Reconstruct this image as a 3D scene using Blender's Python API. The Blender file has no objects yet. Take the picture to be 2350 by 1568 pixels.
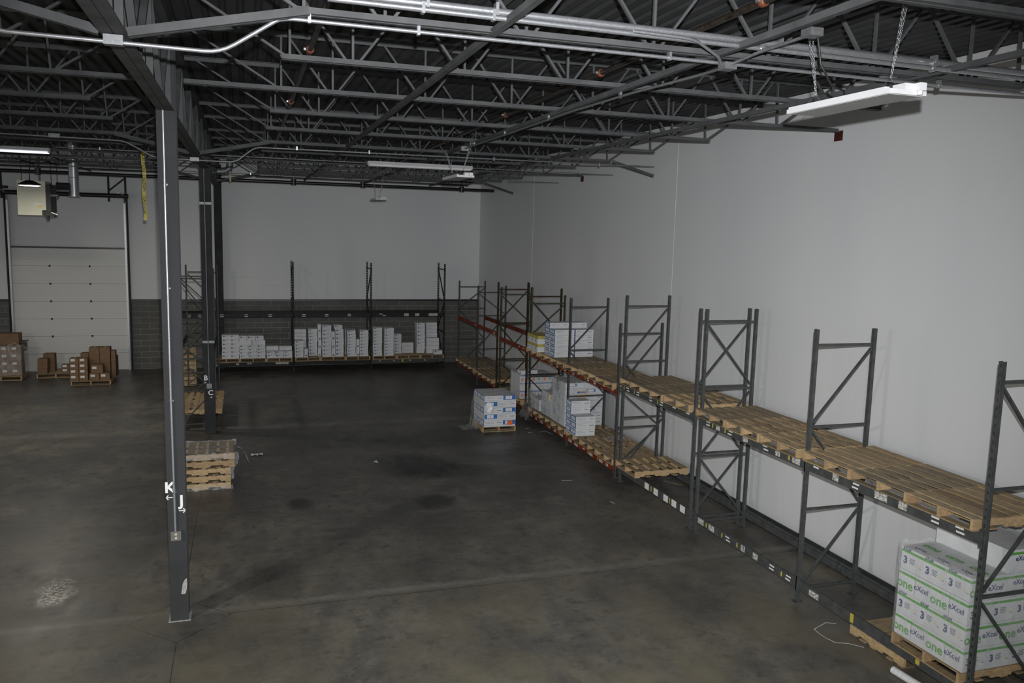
import bpy, math, random
from mathutils import Vector, Matrix
rnd = random.Random(7)
S = bpy.context.scene
C = S.collection
V = Vector
PI = math.pi

# ---------------------------------------------------------------- camera
CAMH = 5.071
yaw, pitch, roll, foc = 0.31451, 0.12997, 0.02580, 1892.96
import json
f_ = V((math.sin(yaw)*math.cos(pitch), math.cos(yaw)*math.cos(pitch), -math.sin(pitch)))
r_ = V((math.cos(yaw), -math.sin(yaw), 0)); u_ = r_.cross(f_)
cr, sr = math.cos(roll), math.sin(roll)
r2 = cr*r_ + sr*u_; u2 = -sr*r_ + cr*u_
cam = bpy.data.cameras.new('camera'); co = bpy.data.objects.new('camera', cam); C.objects.link(co)
cam.sensor_width = 36; cam.lens = foc*36/2350; cam.clip_start = .05; cam.clip_end = 200
co.matrix_world = Matrix(((r2.x, u2.x, -f_.x, 0), (r2.y, u2.y, -f_.y, 0), (r2.z, u2.z, -f_.z, CAMH), (0, 0, 0, 1)))
S.camera = co

# ---------------------------------------------------------------- world, lights, exposure
w = bpy.data.worlds.new('world'); S.world = w; w.use_nodes = True
w.node_tree.nodes['Background'].inputs[0].default_value = (.975, .99, 1.0, 1)
S.view_settings.view_transform = 'Standard'; S.view_settings.look = 'None'
S.view_settings.exposure = 0; S.view_settings.gamma = 1; S.view_settings.use_curve_mapping = False

WORLD, FLASH, LAMPE = 0.56, 5900, 60
SPOT = 85
LAMPY = (3.0, 13.0, 23.0)
w.node_tree.nodes['Background'].inputs[1].default_value = WORLD
def lamp(name, kind, loc, energy, color=(1, 1, 1), rot=None, **kw):
    d = bpy.data.lights.new(name, kind); d.energy = energy; d.color = color
    for k, v in kw.items(): setattr(d, k, v)
    o = bpy.data.objects.new(name, d); C.objects.link(o); o.location = loc
    if rot: o.rotation_euler = rot
    return o
# the photographer's flash, held above and a little right of the lens
fl = lamp('camera_flash', 'SPOT', (0.06, -.02, CAMH+.27), FLASH, (.975, .985, 1), shadow_soft_size=.03, spot_size=math.radians(SPOT), spot_blend=1.0)
AIM = 0.0
fl.rotation_euler = (V((math.sin(yaw+AIM)*math.cos(pitch), math.cos(yaw+AIM)*math.cos(pitch), -math.sin(pitch)))).to_track_quat('-Z', 'Y').to_euler()
# turn a lamp to face a target point
def aim(o, tgt): o.rotation_euler = (V(tgt)-o.location).to_track_quat('-Z', 'Y').to_euler()
# high bay lamps burning in the bay to the left of the columns
for i_, ly in enumerate(LAMPY): lamp('left_bay_lamp', 'AREA', (-9.0, ly, 5.9), LAMPE*(22 if i_ == 0 else 1), (1, .95, .86), shape='DISK', size=.45)

# ---------------------------------------------------------------- materials
MATS = {}
def nt(name):
    m = bpy.data.materials.new(name); m.use_nodes = True
    t = m.node_tree; b = t.nodes['Principled BSDF']; return m, t, b
def N(t, k, **kw):
    n = t.nodes.new(k)
    for a_, v in kw.items(): setattr(n, a_, v)
    return n
def mix(t, fac, a_, b_, mode='MIX'):
    n = N(t, 'ShaderNodeMix', data_type='RGBA', blend_type=mode)
    for s, v in ((n.inputs[0], fac), (n.inputs[6], a_), (n.inputs[7], b_)):
        if hasattr(v, 'is_output') or isinstance(v, bpy.types.NodeSocket): t.links.new(v, s)
        else: s.default_value = v if not isinstance(v, tuple) else (*v, 1)[:4]
    return n.outputs[2]
def noise(t, scale, detail=4, rough=.6, vec=None, sc=None):
    n = N(t, 'ShaderNodeTexNoise'); n.inputs['Scale'].default_value = scale
    n.inputs['Detail'].default_value = detail; n.inputs['Roughness'].default_value = rough
    tc = N(t, 'ShaderNodeTexCoord'); src = vec or tc.outputs['Object']
    if sc:
        mp = N(t, 'ShaderNodeMapping'); mp.inputs['Scale'].default_value = sc
        t.links.new(src, mp.inputs[0]); src = mp.outputs[0]
    t.links.new(src, n.inputs['Vector']); return n.outputs['Fac']
def ramp(t, fac, stops):
    n = N(t, 'ShaderNodeValToRGB'); e = n.color_ramp.elements
    while len(e) < len(stops): e.new(.5)
    for i, (p, c) in enumerate(stops):
        e[i].position = p; e[i].color = (*c, 1) if isinstance(c, tuple) else (c, c, c, 1)
    t.links.new(fac, n.inputs[0]); return n.outputs[0]
def math_(t, op, a_, b_=None, c_=None):
    n = N(t, 'ShaderNodeMath', operation=op)
    for i, v in enumerate((a_, b_, c_)):
        if v is None: continue
        if isinstance(v, bpy.types.NodeSocket): t.links.new(v, n.inputs[i])
        else: n.inputs[i].default_value = v
    return n.outputs[0]
def bump(t, b, h, strength=.3, dist=.01):
    n = N(t, 'ShaderNodeBump'); n.inputs['Strength'].default_value = strength; n.inputs['Distance'].default_value = dist
    t.links.new(h, n.inputs['Height']); t.links.new(n.outputs[0], b.inputs['Normal'])
def simple(name, col, rough=.6, metal=0, var=.12, scale=6, spec=.5):
    if name in MATS: return MATS[name]
    m, t, b = nt(name)
    f = noise(t, scale)
    lo = tuple(c*(1-var*2) for c in col); hi = tuple(min(1, c*(1+var*2)) for c in col)
    t.links.new(ramp(t, f, [(.3, lo), (.7, hi)]), b.inputs['Base Color'])
    b.inputs['Roughness'].default_value = rough; b.inputs['Metallic'].default_value = metal
    b.inputs['Specular IOR Level'].default_value = spec
    MATS[name] = m; return m
steel = simple('joist_grey_paint', (.074, .076, .078), .65, 0, .12, 3, .12)
steel_dark = simple('dark_grey_paint', (.032, .033, .035), .65, 0, .1, 3, .12)
column_paint = simple('column_grey_paint', (.040, .041, .043), .65, 0, .06, 2, .12)
deck_paint = simple('deck_grey_paint', (.045, .046, .048), .6, 0, .12, 1.5, .12)
rack_grey = simple('rack_grey_paint', (.064, .068, .066), .6, 0, .12, 9, .12)
rack_dark = simple('rack_dark_paint', (.022, .023, .023), .45, 0, .12, 9, .12)
rack_green = simple('rack_green_paint', (.05, .058, .042), .45, 0, .2, 9, .12)
rack_brown = simple('rack_brown_paint', (.042, .026, .014), .5, 0, .25, 14, .12)
orange = simple('beam_orange_paint', (.17, .036, .018), .5, 0, .2, 7, .12)
galv = simple('galvanised_steel', (.42, .43, .45), .36, .75, .08, 40)
galv_dull = simple('dull_galvanised_steel', (.19, .195, .2), .5, .6, .1, 30)
pipe_brown = simple('sprinkler_pipe_black', (.035, .028, .022), .4, .2, .3, 20)
pipe_black = simple('black_pipe', (.012, .012, .013), .35, 0, .2, 5)
coupling_orange = simple('coupling_orange', (.16, .05, .02), .5, 0, .2, 30)
white_enamel = simple('white_enamel', (.62, .62, .63), .5, 0, .02, 3)
diffuser_m = simple('frosted_diffuser', (.36, .36, .35), .6, 0, .02, 3)
carton_white = simple('white_carton', (.6, .61, .62), .7, 0, .05, 3)
carton_brown = simple('brown_cardboard', (.185, .11, .06), .8, 0, .1, 4)
carton_shade = simple('carton_top_board', (.42, .42, .42), .7, 0, .05, 3)
tape_m = simple('packing_tape', (.45, .3, .17), .3, 0, .05, 9)
label_white = simple('paper_label', (.72, .72, .7), .6, 0, .08, 60)
label_peel = simple('torn_paper_label', (.42, .41, .38), .7, 0, .5, 30)
blue = simple('printed_blue', (.03, .14, .42), .6, 0, .05, 9)
blue_dark = simple('printed_navy', (.02, .03, .14), .6, 0, .05, 9)
blue_logo = simple('printed_logo_blue', (.06, .1, .26), .6, 0, .15, 30)
green = simple('printed_green', (.09, .34, .04), .6, 0, .05, 9)
print_grey = simple('printed_grey', (.17, .18, .2), .6, 0, .1, 9)
print_yellow = simple('printed_yellow', (.75, .5, .06), .6, 0, .05, 9)
yellow_box = simple('printed_yellow_band', (.42, .36, .09), .6, 0, .1, 9)
yellow_mark = simple('yellow_marker', (.5, .42, .05), .6, 0, .15, 40)
orange_label = simple('orange_label', (.75, .14, .03), .6, 0, .05, 9)
white_paint = simple('white_marker_paint', (.75, .76, .76), .6, 0, .03, 9)
black_m = simple('black_rubber', (.012, .012, .012), .5, 0, .1, 9)
heater_m = simple('heater_enamel', (.62, .62, .5), .4, 0, .02, 2)
red_oxide = simple('red_oxide_primer', (.055, .008, .006), .6, 0, .2, 20)
caution_y = simple('caution_tape_yellow', (.55, .48, .04), .45, 0, .05, 4)
core_paper = simple('paper_core', (.55, .42, .24), .7, 0, .05, 9)
foam_white = simple('crumpled_white_film', (.7, .71, .72), .35, 0, .08, 30)
scuff = simple('scuffed_bare_concrete_paint', (.33, .33, .31), .8, 0, .2, 60)

def wood_mat(name, c1, c2, c3):
    m, t, b = nt(name)
    oi = N(t, 'ShaderNodeObjectInfo')
    base = ramp(t, oi.outputs['Random'], [(0, c1), (.5, c2), (1, c3)])
    tc = N(t, 'ShaderNodeTexCoord')
    g = noise(t, 3, 6, .7, sc=(3, 3, 9)); n2 = noise(t, 24, 5, .7)
    col = mix(t, ramp(t, g, [(.42, 0.0), (.78, .6)]), base, (.12, .08, .045))
    col = mix(t, ramp(t, n2, [(.4, 0.0), (.8, .35)]), col, (.06, .045, .03))
    t.links.new(col, b.inputs['Base Color']); b.inputs['Roughness'].default_value = .75
    bump(t, b, n2, .3, .003)
    return m
wood = wood_mat('pallet_wood', (.36, .25, .13), (.44, .33, .19), (.25, .18, .10))
wood_worn = wood_mat('weathered_pallet_wood', (.25, .195, .12), (.33, .255, .155), (.18, .15, .105))
wood_fresh = wood_mat('fresh_cut_pallet_wood', (.46, .31, .16), (.54, .38, .2), (.38, .26, .14))

def wall_mat():
    m, t, b = nt('white_painted_concrete')
    n1 = noise(t, .5, 3, .5, sc=(1, 1, .35)); n2 = noise(t, 90, 3, .6)
    c = ramp(t, n1, [(.3, (.60, .61, .62)), (.7, (.65, .655, .655))])
    s = noise(t, 1.6, 4, .6, sc=(1, 1.6, .12))
    tc = N(t, 'ShaderNodeTexCoord'); sp = N(t, 'ShaderNodeSeparateXYZ'); t.links.new(tc.outputs['Object'], sp.inputs[0])
    low = ramp(t, math_(t, 'MULTIPLY', sp.outputs[2], .2), [(.0, 1.0), (.85, 0.0)])
    fac = math_(t, 'MULTIPLY', low, ramp(t, s, [(.52, 0.0), (.66, .32)]))
    c = mix(t, fac, c, (.47, .48, .5))
    t.links.new(c, b.inputs['Base Color']); b.inputs['Roughness'].default_value = .65
    bump(t, b, n2, .15, .004)
    return m
wall_m = wall_mat()
def block_mat():
    m, t, b = nt('grey_painted_block')
    tc = N(t, 'ShaderNodeTexCoord'); mp = N(t, 'ShaderNodeMapping'); mp.inputs['Rotation'].default_value = (PI/2, 0, 0)
    mp.inputs['Location'].default_value = (-.02, 0, 0)
    t.links.new(tc.outputs['Object'], mp.inputs[0])
    br = N(t, 'ShaderNodeTexBrick'); br.inputs['Scale'].default_value = 1
    br.inputs['Brick Width'].default_value = .59; br.inputs['Row Height'].default_value = .2032
    br.inputs['Mortar Size'].default_value = .009; br.inputs['Mortar Smooth'].default_value = .3
    br.inputs['Color1'].default_value = (.085, .085, .078, 1); br.inputs['Color2'].default_value = (.11, .108, .1, 1)
    br.inputs['Mortar'].default_value = (.24, .235, .21, 1)
    t.links.new(mp.outputs[0], br.inputs[0])
    n = noise(t, 1.2, 4)
    c = mix(t, ramp(t, n, [(.35, 0.0), (.7, .5)]), br.outputs[0], (.085, .084, .078))
    t.links.new(c, b.inputs['Base Color']); b.inputs['Roughness'].default_value = .75
    bump(t, b, br.outputs['Fac'], -.5, .006)
    return m
block_m = block_mat()
def floor_mat():
    m, t, b = nt('stained_concrete')
    tc = N(t, 'ShaderNodeTexCoord'); sp = N(t, 'ShaderNodeSeparateXYZ'); t.links.new(tc.outputs['Object'], sp.inputs[0])
    X, Y = sp.outputs[0], sp.outputs[1]
    n1 = noise(t, .55, 6, .62); n2 = noise(t, 2.4, 6, .7, sc=(1, .55, 1)); n3 = noise(t, 14, 4, .7)
    c = ramp(t, n1, [(.36, (.068, .066, .062)), (.5, (.11, .106, .096)), (.64, (.16, .15, .125))])
    c = mix(t, ramp(t, n2, [(.42, 0.0), (.62, .7)]), c, (.066, .065, .064))
    c = mix(t, ramp(t, n3, [(.5, 0.0), (.75, .28)]), c, (.22, .21, .18))
    n5 = noise(t, 5.5, 5, .65)
    c = mix(t, ramp(t, n5, [(.54, 0.0), (.64, .6)]), c, (.048, .047, .044))
    n7 = noise(t, 3.1, 6, .8)
    c = mix(t, ramp(t, n7, [(.5, 0.0), (.62, .35)]), c, (.05, .047, .04))
    n6 = noise(t, 1.5, 6, .75, sc=(.35, 2.2, 1))
    c = mix(t, ramp(t, n6, [(.54, 0.0), (.7, .3)]), c, (.19, .18, .16))
    n4 = noise(t, .9, 3, .5, sc=(1.2, .8, 1))
    near = ramp(t, math_(t, 'MULTIPLY', Y, .05), [(.35, 1.0), (.75, 0.0)])
    c = mix(t, math_(t, 'MULTIPLY', near, ramp(t, n4, [(.4, 0.1), (.65, .65)])), c, (.2, .178, .115))
    # stains with their own shape
    for (x, y, rx, ry, s) in [(3.5, 17.3, .9, 1.1, .8), (3.9, 16.7, 1.5, .6, .6), (3.35, 14.8, .45, .5, .7), (.92, 15.2, .3, .45, .8), (.35, 11.9, .5, .9, .45), (4.6, 19.5, 2.4, 1.2, .35), (1.4, 20.5, 1.6, 2.2, .35)]:
        dx = math_(t, 'DIVIDE', math_(t, 'SUBTRACT', X, x), rx); dy = math_(t, 'DIVIDE', math_(t, 'SUBTRACT', Y, y), ry)
        d = math_(t, 'ADD', math_(t, 'MULTIPLY', dx, dx), math_(t, 'MULTIPLY', dy, dy))
        d = math_(t, 'ADD', d, math_(t, 'MULTIPLY', math_(t, 'SUBTRACT', n2, .5), 2.2))
        c = mix(t, ramp(t, d, [(.2, s), (1.0, 0.0)]), c, (.02, .02, .02))
    # pale worn bands beside the joints
    for yy, ww, s in [(21.6, .35, .4), (11.1, .13, .5)]:
        d = math_(t, 'ABSOLUTE', math_(t, 'SUBTRACT', math_(t, 'ADD', Y, math_(t, 'MULTIPLY', n5, .16)), yy+.1))
        c = mix(t, math_(t, 'MULTIPLY', ramp(t, math_(t, 'DIVIDE', d, ww), [(.1, s), (1, 0.0)]), ramp(t, n2, [(.35, .2), (.6, 1.0)])), c, (.24, .23, .205))
    # saw-cut joints: grid on the column line plus the diamond round each column
    line = None
    def acc(v):
        nonlocal line
        line = v if line is None else math_(t, 'MAXIMUM', line, v)
    for cy in (11.0, 21.24):
        dm = math_(t, 'ADD', math_(t, 'ABSOLUTE', math_(t, 'SUBTRACT', X, -.87)), math_(t, 'ABSOLUTE', math_(t, 'SUBTRACT', Y, cy-.08)))
        acc(math_(t, 'LESS_THAN', math_(t, 'ABSOLUTE', math_(t, 'SUBTRACT', dm, .63)), .008))
        out = math_(t, 'GREATER_THAN', dm, .63)
        lx = math_(t, 'LESS_THAN', math_(t, 'ABSOLUTE', math_(t, 'SUBTRACT', Y, cy-.04)), .006)
        acc(math_(t, 'MULTIPLY', math_(t, 'MULTIPLY', lx, out), math_(t, 'GREATER_THAN', X, -.87)))
    okY = math_(t, 'LESS_THAN', math_(t, 'ABSOLUTE', math_(t, 'SUBTRACT', X, -.87)), .006)
    dm1 = math_(t, 'GREATER_THAN', math_(t, 'ABSOLUTE', math_(t, 'SUBTRACT', Y, 10.92)), .63)
    acc(math_(t, 'MULTIPLY', okY, dm1))
    line = math_(t, 'MULTIPLY', line, ramp(t, n2, [(.3, .45), (.6, 1.0)]))
    c = mix(t, math_(t, 'MULTIPLY', line, .8), c, (.012, .012, .012))
    t.links.new(c, b.inputs['Base Color'])
    r = ramp(t, n2, [(.3, .5), (.7, .34)])
    dx = math_(t, 'DIVIDE', math_(t, 'SUBTRACT', X, -2.55), .32); dy = math_(t, 'DIVIDE', math_(t, 'SUBTRACT', Y, 12.2), .55)
    d = math_(t, 'ADD', math_(t, 'MULTIPLY', dx, dx), math_(t, 'MULTIPLY', dy, dy))
    d = math_(t, 'ADD', d, math_(t, 'MULTIPLY', math_(t, 'SUBTRACT', n5, .5), 3.0))
    n8 = noise(t, 22, 4, .6)
    worn = math_(t, 'MULTIPLY', ramp(t, d, [(.2, 1.0), (1.2, 0.0)]), ramp(t, n8, [(.46, 0.0), (.56, 1.0)]))        # patch rubbed smooth
    r = mix(t, worn, r, (.2, .2, .2))
    t.links.new(r, b.inputs['Roughness']); b.inputs['Specular IOR Level'].default_value = .35
    bump(t, b, n3, .12, .004)
    return m
floor_m = floor_mat()
def door_mat():
    m, t, b = nt('ribbed_door_steel')
    tc = N(t, 'ShaderNodeTexCoord'); sp = N(t, 'ShaderNodeSeparateXYZ'); t.links.new(tc.outputs['Object'], sp.inputs[0])
    r = math_(t, 'FRACT', math_(t, 'MULTIPLY', sp.outputs[2], 1/.1))
    g = ramp(t, r, [(.0, .85), (.12, 1.0)])
    c = mix(t, 1.0, (.62, .62, .6), g, 'MULTIPLY')
    t.links.new(c, b.inputs['Base Color']); b.inputs['Roughness'].default_value = .5
    bump(t, b, r, .25, .004)
    return m
door_m = door_mat()
def film_mat():
    m, t, b = nt('clear_stretch_film')
    b.inputs['Base Color'].default_value = (.75, .77, .78, 1); b.inputs['Roughness'].default_value = .13
    b.inputs['Specular IOR Level'].default_value = .9
    n = noise(t, 9, 6, .7, sc=(1, 1, .5)); n2 = noise(t, 45, 3, .6)
    bump(t, b, n, .9, .04)
    tr = N(t, 'ShaderNodeBsdfTransparent'); mx = N(t, 'ShaderNodeMixShader')
    fac = ramp(t, n, [(.42, .12), (.6, .3), (.75, .7)])
    t.links.new(fac, mx.inputs[0]); t.links.new(tr.outputs[0], mx.inputs[1]); t.links.new(b.outputs[0], mx.inputs[2])
    t.links.new(mx.outputs[0], t.nodes['Material Output'].inputs[0]); return m
film_m = film_mat()
def emit_mat(name, col, s):
    m, t, b = nt(name)
    b.inputs['Emission Color'].default_value = (*col, 1); b.inputs['Emission Strength'].default_value = s
    b.inputs['Base Color'].default_value = (.8, .8, .8, 1); return m
lamp_on = emit_mat('lit_lamp_lens', (1, .96, .88), 6)
strip_on = emit_mat('lit_strip_lens', (.8, .88, 1), 1.1)

# ---------------------------------------------------------------- mesh helpers
class MB:
    def __init__(s): s.v = []; s.f = []; s.sm = []
    def add(s, vs, fs, smooth=False):
        o = len(s.v); s.v += [tuple(p) for p in vs]; s.f += [tuple(i+o for i in f) for f in fs]; s.sm += [smooth]*len(fs)
    def box(s, x0, x1, y0, y1, z0, z1):
        vs = [(x, y, z) for z in (z0, z1) for y in (y0, y1) for x in (x0, x1)]
        s.add(vs, [(0, 2, 3, 1), (4, 5, 7, 6), (0, 1, 5, 4), (2, 6, 7, 3), (0, 4, 6, 2), (1, 3, 7, 5)]); return s
    def frame(s, p0, p1, up):
        p0, p1 = V(p0), V(p1); d = (p1-p0).normalized(); up = V(up)
        if abs(d.dot(up)) > .98: up = V((0, 1, 0)) if abs(d.y) < .9 else V((1, 0, 0))
        a_ = d.cross(up).normalized(); b_ = a_.cross(d).normalized(); return p0, p1, a_, b_
    def prof(s, p0, p1, poly, up=(0, 0, 1)):       # poly: (side, up) points, extruded p0 -> p1
        p0, p1, a_, b_ = s.frame(p0, p1, up); n = len(poly)
        vs = [p + a_*q[0] + b_*q[1] for p in (p0, p1) for q in poly]
        fs = [(i, (i+1) % n, (i+1) % n+n, i+n) for i in range(n)] + [tuple(range(n))[::-1], tuple(range(n, 2*n))]
        s.add(vs, fs); return s
    def bar(s, p0, p1, w_, h_, up=(0, 0, 1)):
        return s.prof(p0, p1, [(-w_/2, -h_/2), (w_/2, -h_/2), (w_/2, h_/2), (-w_/2, h_/2)], up)
    def angle(s, p0, p1, l, th=.006, up=(0, 0, 1), side=1):
        return s.prof(p0, p1, [(0, 0), (side*l, 0), (side*l, th), (side*th, th), (side*th, l), (0, l)], up)
    def tube(s, pts, r, n=10, cap=True):
        pts = [V(p) for p in pts]; rings = []
        prev = None
        for i, p in enumerate(pts):
            d = (pts[min(i+1, len(pts)-1)]-pts[max(i-1, 0)]).normalized()
            if prev is None: a_ = d.orthogonal().normalized()
            else: a_ = (prev - d*prev.dot(d)).normalized()
            prev = a_; b_ = d.cross(a_)
            rr = r[i] if isinstance(r, (list, tuple)) else r
            rings.append([p + (a_*math.cos(2*PI*k/n)+b_*math.sin(2*PI*k/n))*rr for k in range(n)])
        vs = [q for ring in rings for q in ring]
        fs = [(i*n+k, i*n+(k+1) % n, (i+1)*n+(k+1) % n, (i+1)*n+k) for i in range(len(pts)-1) for k in range(n)]
        s.add(vs, fs, True)
        if cap: s.add(rings[0], [tuple(range(n))[::-1]]); s.add(rings[-1], [tuple(range(n))])
        return s
    def torus(s, c, R, r, ax, stretch=1.0, n=10, m=5, up=None):
        ax = V(ax).normalized(); a_ = V(up) if up else ax.orthogonal().normalized(); b_ = ax.cross(a_)
        vs = []
        for i in range(n):
            t = 2*PI*i/n; d = a_*math.cos(t)*stretch + b_*math.sin(t)
            for j in range(m):
                q = 2*PI*j/m; vs.append(V(c)+d*R+(d.normalized()*math.cos(q)+ax*math.sin(q))*r)
        s.add(vs, [(i*m+j, ((i+1) % n)*m+j, ((i+1) % n)*m+(j+1) % m, i*m+(j+1) % m) for i in range(n) for j in range(m)], True); return s
    def mesh(s, name, m):
        me = bpy.data.meshes.new(name); me.from_pydata(s.v, [], s.f); me.update()
        me.polygons.foreach_set('use_smooth', s.sm)
        if m: me.materials.append(m)
        return me
    def build(s, name, m, parent=None):
        return link(name, s.mesh(name, m), parent)
def link(name, me, parent=None, mat=None):
    o = bpy.data.objects.new(name, me); C.objects.link(o)
    if parent: o.parent = parent; KIDS.setdefault(parent.name, []).append(o)
    if mat is not None: o.matrix_local = mat
    return o
KIDS = {}
def tag(o, label=None, cat=None, group=None, kind=None):
    if label: o['label'] = label
    if cat: o['category'] = cat
    if group: o['group'] = group
    if kind: o['kind'] = kind
    return o
def empty(name, loc=(0, 0, 0), rz=0):
    o = bpy.data.objects.new(name, None); C.objects.link(o); o.location = loc; o.rotation_euler = (0, 0, rz); o.empty_display_size = .1
    return o
def copy_tree(o, parent=None):
    c = o.copy(); C.objects.link(c)
    if parent: c.parent = parent; KIDS.setdefault(parent.name, []).append(c)
    for ch in list(KIDS.get(o.name, [])): copy_tree(ch, c)
    return c
def structure(name, mb, m, label=None):
    o = mb.build(name, m); o['kind'] = 'structure'
    if label: o['label'] = label
    return o
ORD = ['first', 'second', 'third', 'fourth', 'fifth', 'sixth', 'seventh', 'eighth', 'ninth', 'tenth', 'eleventh', 'twelfth', 'thirteenth', 'fourteenth', 'fifteenth', 'sixteenth']
TXT = {}
def text_mesh(body, size, m, bold=0.0):
    k = (body, size, m.name, bold)
    if k in TXT: return TXT[k]
    cu = bpy.data.curves.new('lettering', 'FONT'); cu.body = body; cu.size = size; cu.align_x = 'CENTER'; cu.align_y = 'CENTER'
    cu.offset = bold; cu.extrude = .0006; cu.resolution_u = 3
    o = bpy.data.objects.new('lettering', cu); C.objects.link(o)
    dg = bpy.context.evaluated_depsgraph_get(); dg.update()
    me = bpy.data.meshes.new_from_object(o.evaluated_get(dg)); me.name = 'lettering'
    me.materials.clear(); me.materials.append(m)
    bpy.data.objects.remove(o); TXT[k] = me; return me
def place_text(name, parent, body, size, m, centre, right, up, bold=0.0):
    r_v = V(right).normalized(); u_v = V(up).normalized(); n_v = r_v.cross(u_v)
    M = Matrix(((r_v.x, u_v.x, n_v.x, centre[0]), (r_v.y, u_v.y, n_v.y, centre[1]), (r_v.z, u_v.z, n_v.z, centre[2]), (0, 0, 0, 1)))
    return link(name, text_mesh(body, size, m, bold), parent, M)

# ---------------------------------------------------------------- dimensions
YB, XR, XC = 31.36, 8.76, -.87
DECKZ = 7.462
COLY = [11.0, 21.24, 31.1-.1]
# ---------------------------------------------------------------- room shell
structure('floor', MB().box(-22, XR+.3, -16, YB+.3, -.2, 0), floor_m, 'dark stained concrete slab with saw-cut joints')
structure('wall_right', MB().box(XR, XR+.25, -3, YB+.25, 0, 7.75), wall_m, 'tall white precast wall on the right')
dx0, dx1, dz = -7.47, -3.84, 4.2
wb = MB(); wb.box(-22, dx0, YB, YB+.25, 2.44, 7.75); wb.box(dx1, XR, YB, YB+.25, 2.44, 7.75); wb.box(dx0, dx1, YB, YB+.25, dz, 7.75)
structure('wall_back', wb, wall_m, 'white upper back wall')
bl = MB(); bl.box(-22, dx0, YB-.02, YB+.25, 0, 2.40); bl.box(dx1, XR, YB-.02, YB+.25, 0, 2.40)
structure('wall_back_block', bl, block_m, 'dark grey painted concrete block along the foot of the back wall')
lg = MB(); lg.box(-22, dx0-.02, YB-.06, YB, 2.40, 2.47); lg.box(dx1+.02, XR, YB-.06, YB, 2.40, 2.47)
structure('trim_1', lg, pipe_black, 'black ledge along the top of the block')
structure('baseboard_right', MB().prof((XR-.05, -3, 0), (XR-.05, YB-.1, 0), [(-.05, 0), (.05, 0), (.05, .21), (-.01, .21), (-.05, .19)]), steel_dark, 'black curb along the foot of the right wall')
for i, y in enumerate((6.7, 15.9, 25.07)):
    structure('trim_%d' % (i+2), MB().box(XR-.006, XR, y-.008, y+.008, .2, 7.4), white_enamel, 'pale caulked seam in the right wall')
# corrugated deck, flutes run front to back
prof = []; x = -22.0; p = .19
while x < XR:
    prof += [(x, 0), (x+.10, 0), (x+.125, .04), (x+.165, .04)]; x += p
prof.append((x, 0))
dk = MB(); n = len(prof)
vs = [(q[0] if q[0] < XR else XR, y, DECKZ+q[1]) for y in (-3, YB) for q in prof]
dk.add(vs, [(i, i+n, i+n+1, i+1) for i in range(n-1)])
dk.box(-22, XR, -3, YB, DECKZ+.07, DECKZ+.15)
structure('ceiling', dk, deck_paint, 'dark grey corrugated steel roof deck')

# overhead door
door = MB(); nsec = 7; sh = dz/nsec
for i in range(nsec): door.box(dx0+.06, dx1-.06, YB-.02, YB+.03, i*sh+.004, (i+1)*sh-.004)
door.box(dx0+.0, dx1-.0, YB+.03, YB+.08, 0, dz)
dr = structure('door_1', door, door_m, 'white ribbed sectional overhead door')
hg = MB()
for i in range(1, nsec):
    for hx in (dx0+1.2, dx0+2.42): hg.box(hx-.025, hx+.025, YB-.04, YB-.02, i*sh-.035, i*sh+.03)
h_ = hg.build('hinges', steel_dark, dr); h_['label'] = 'steel door hinges'
for sx, s in ((dx0, 1), (dx1, -1)):
    t_ = MB(); t_.box(sx-.05 if s > 0 else sx, sx if s > 0 else sx+.05, YB-.12, YB-.02, 0, 6.05); t_.build('jamb_angle', steel_dark, dr)
    t_ = MB(); t_.prof((sx+s*.05, YB-.11, 0), (sx+s*.05, YB-.11, 5.75), [(-.03, -.02), (.03, -.02), (.03, .02), (-.03, .02)], (0, 1, 0))
    q = [(sx+s*.05, YB-.11, 5.75)]+[(sx+s*.05, YB-.11-.45*(1-math.cos(a_)), 5.75+.3*math.sin(a_)) for a_ in [PI/2*k/6 for k in range(1, 7)]]+[(sx+s*.05, YB-1.4, 6.06)]
    t_.tube(q, .025, 6); o = t_.build('track', galv, dr); o['label'] = 'bright steel lift track'
    for i in range(1, nsec): pass
    e_ = MB()
    for i in range(nsec): e_.box(sx+s*.055-.035, sx+s*.055+.035, YB-.05, YB-.02, i*sh+.05, (i+1)*sh-.03)
    e_.build('edge_cap', white_enamel, dr)
MB().box(dx0-.02, dx1+.02, YB-.10, YB-.0, dz-.01, dz+.045).build('header_seal', pipe_black, dr)
MB().tube([(dx0-.1, YB-.25, 6.0), (dx1+.1, YB-.25, 6.0)], .075, 10).build('torsion_spring_shaft', pipe_black, dr)
for hx in (dx0-.05, dx1-.5, dx1+.02):
    MB().box(hx-.03, hx+.03, YB-.3, YB-.24, 5.8, 6.75).build('track_hanger', steel_dark, dr)
MB().bar((dx1-.5, YB-.3, 6.15), (dx1+.02, YB-.3, 6.6), .05, .05).build('track_hanger', steel_dark, dr)

# ---------------------------------------------------------------- columns
def wsec(w_, d, tf=.02, tw=.015):
    a_, b_ = w_/2, d/2
    return [(-a_, -b_), (a_, -b_), (a_, -b_+tf), (tw, -b_+tf), (tw, b_-tf), (a_, b_-tf), (a_, b_), (-a_, b_), (-a_, b_-tf), (-tw, b_-tf), (-tw, -b_+tf), (-a_, -b_+tf)]
def column(y, label, w_=.22, mat=column_paint):
    r = empty('steel_column', (XC, y, 0)); tag(r, label, 'column', 'steel columns on the girder line')
    MB().prof((0, 0, .0), (0, 0, 7.2), wsec(w_, w_), (0, 1, 0)).build('shaft', mat, r)
    MB().box(-.135, .135, -.13, .13, 0, .008).build('base_plate', scuff if y < 15 else mat, r)
    return r
c1 = column(COLY[0], 'near grey steel column painted with letters K and J')
c2_ = column(COLY[1], 'middle dark grey steel column marked B and C', .25, steel_dark)
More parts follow.
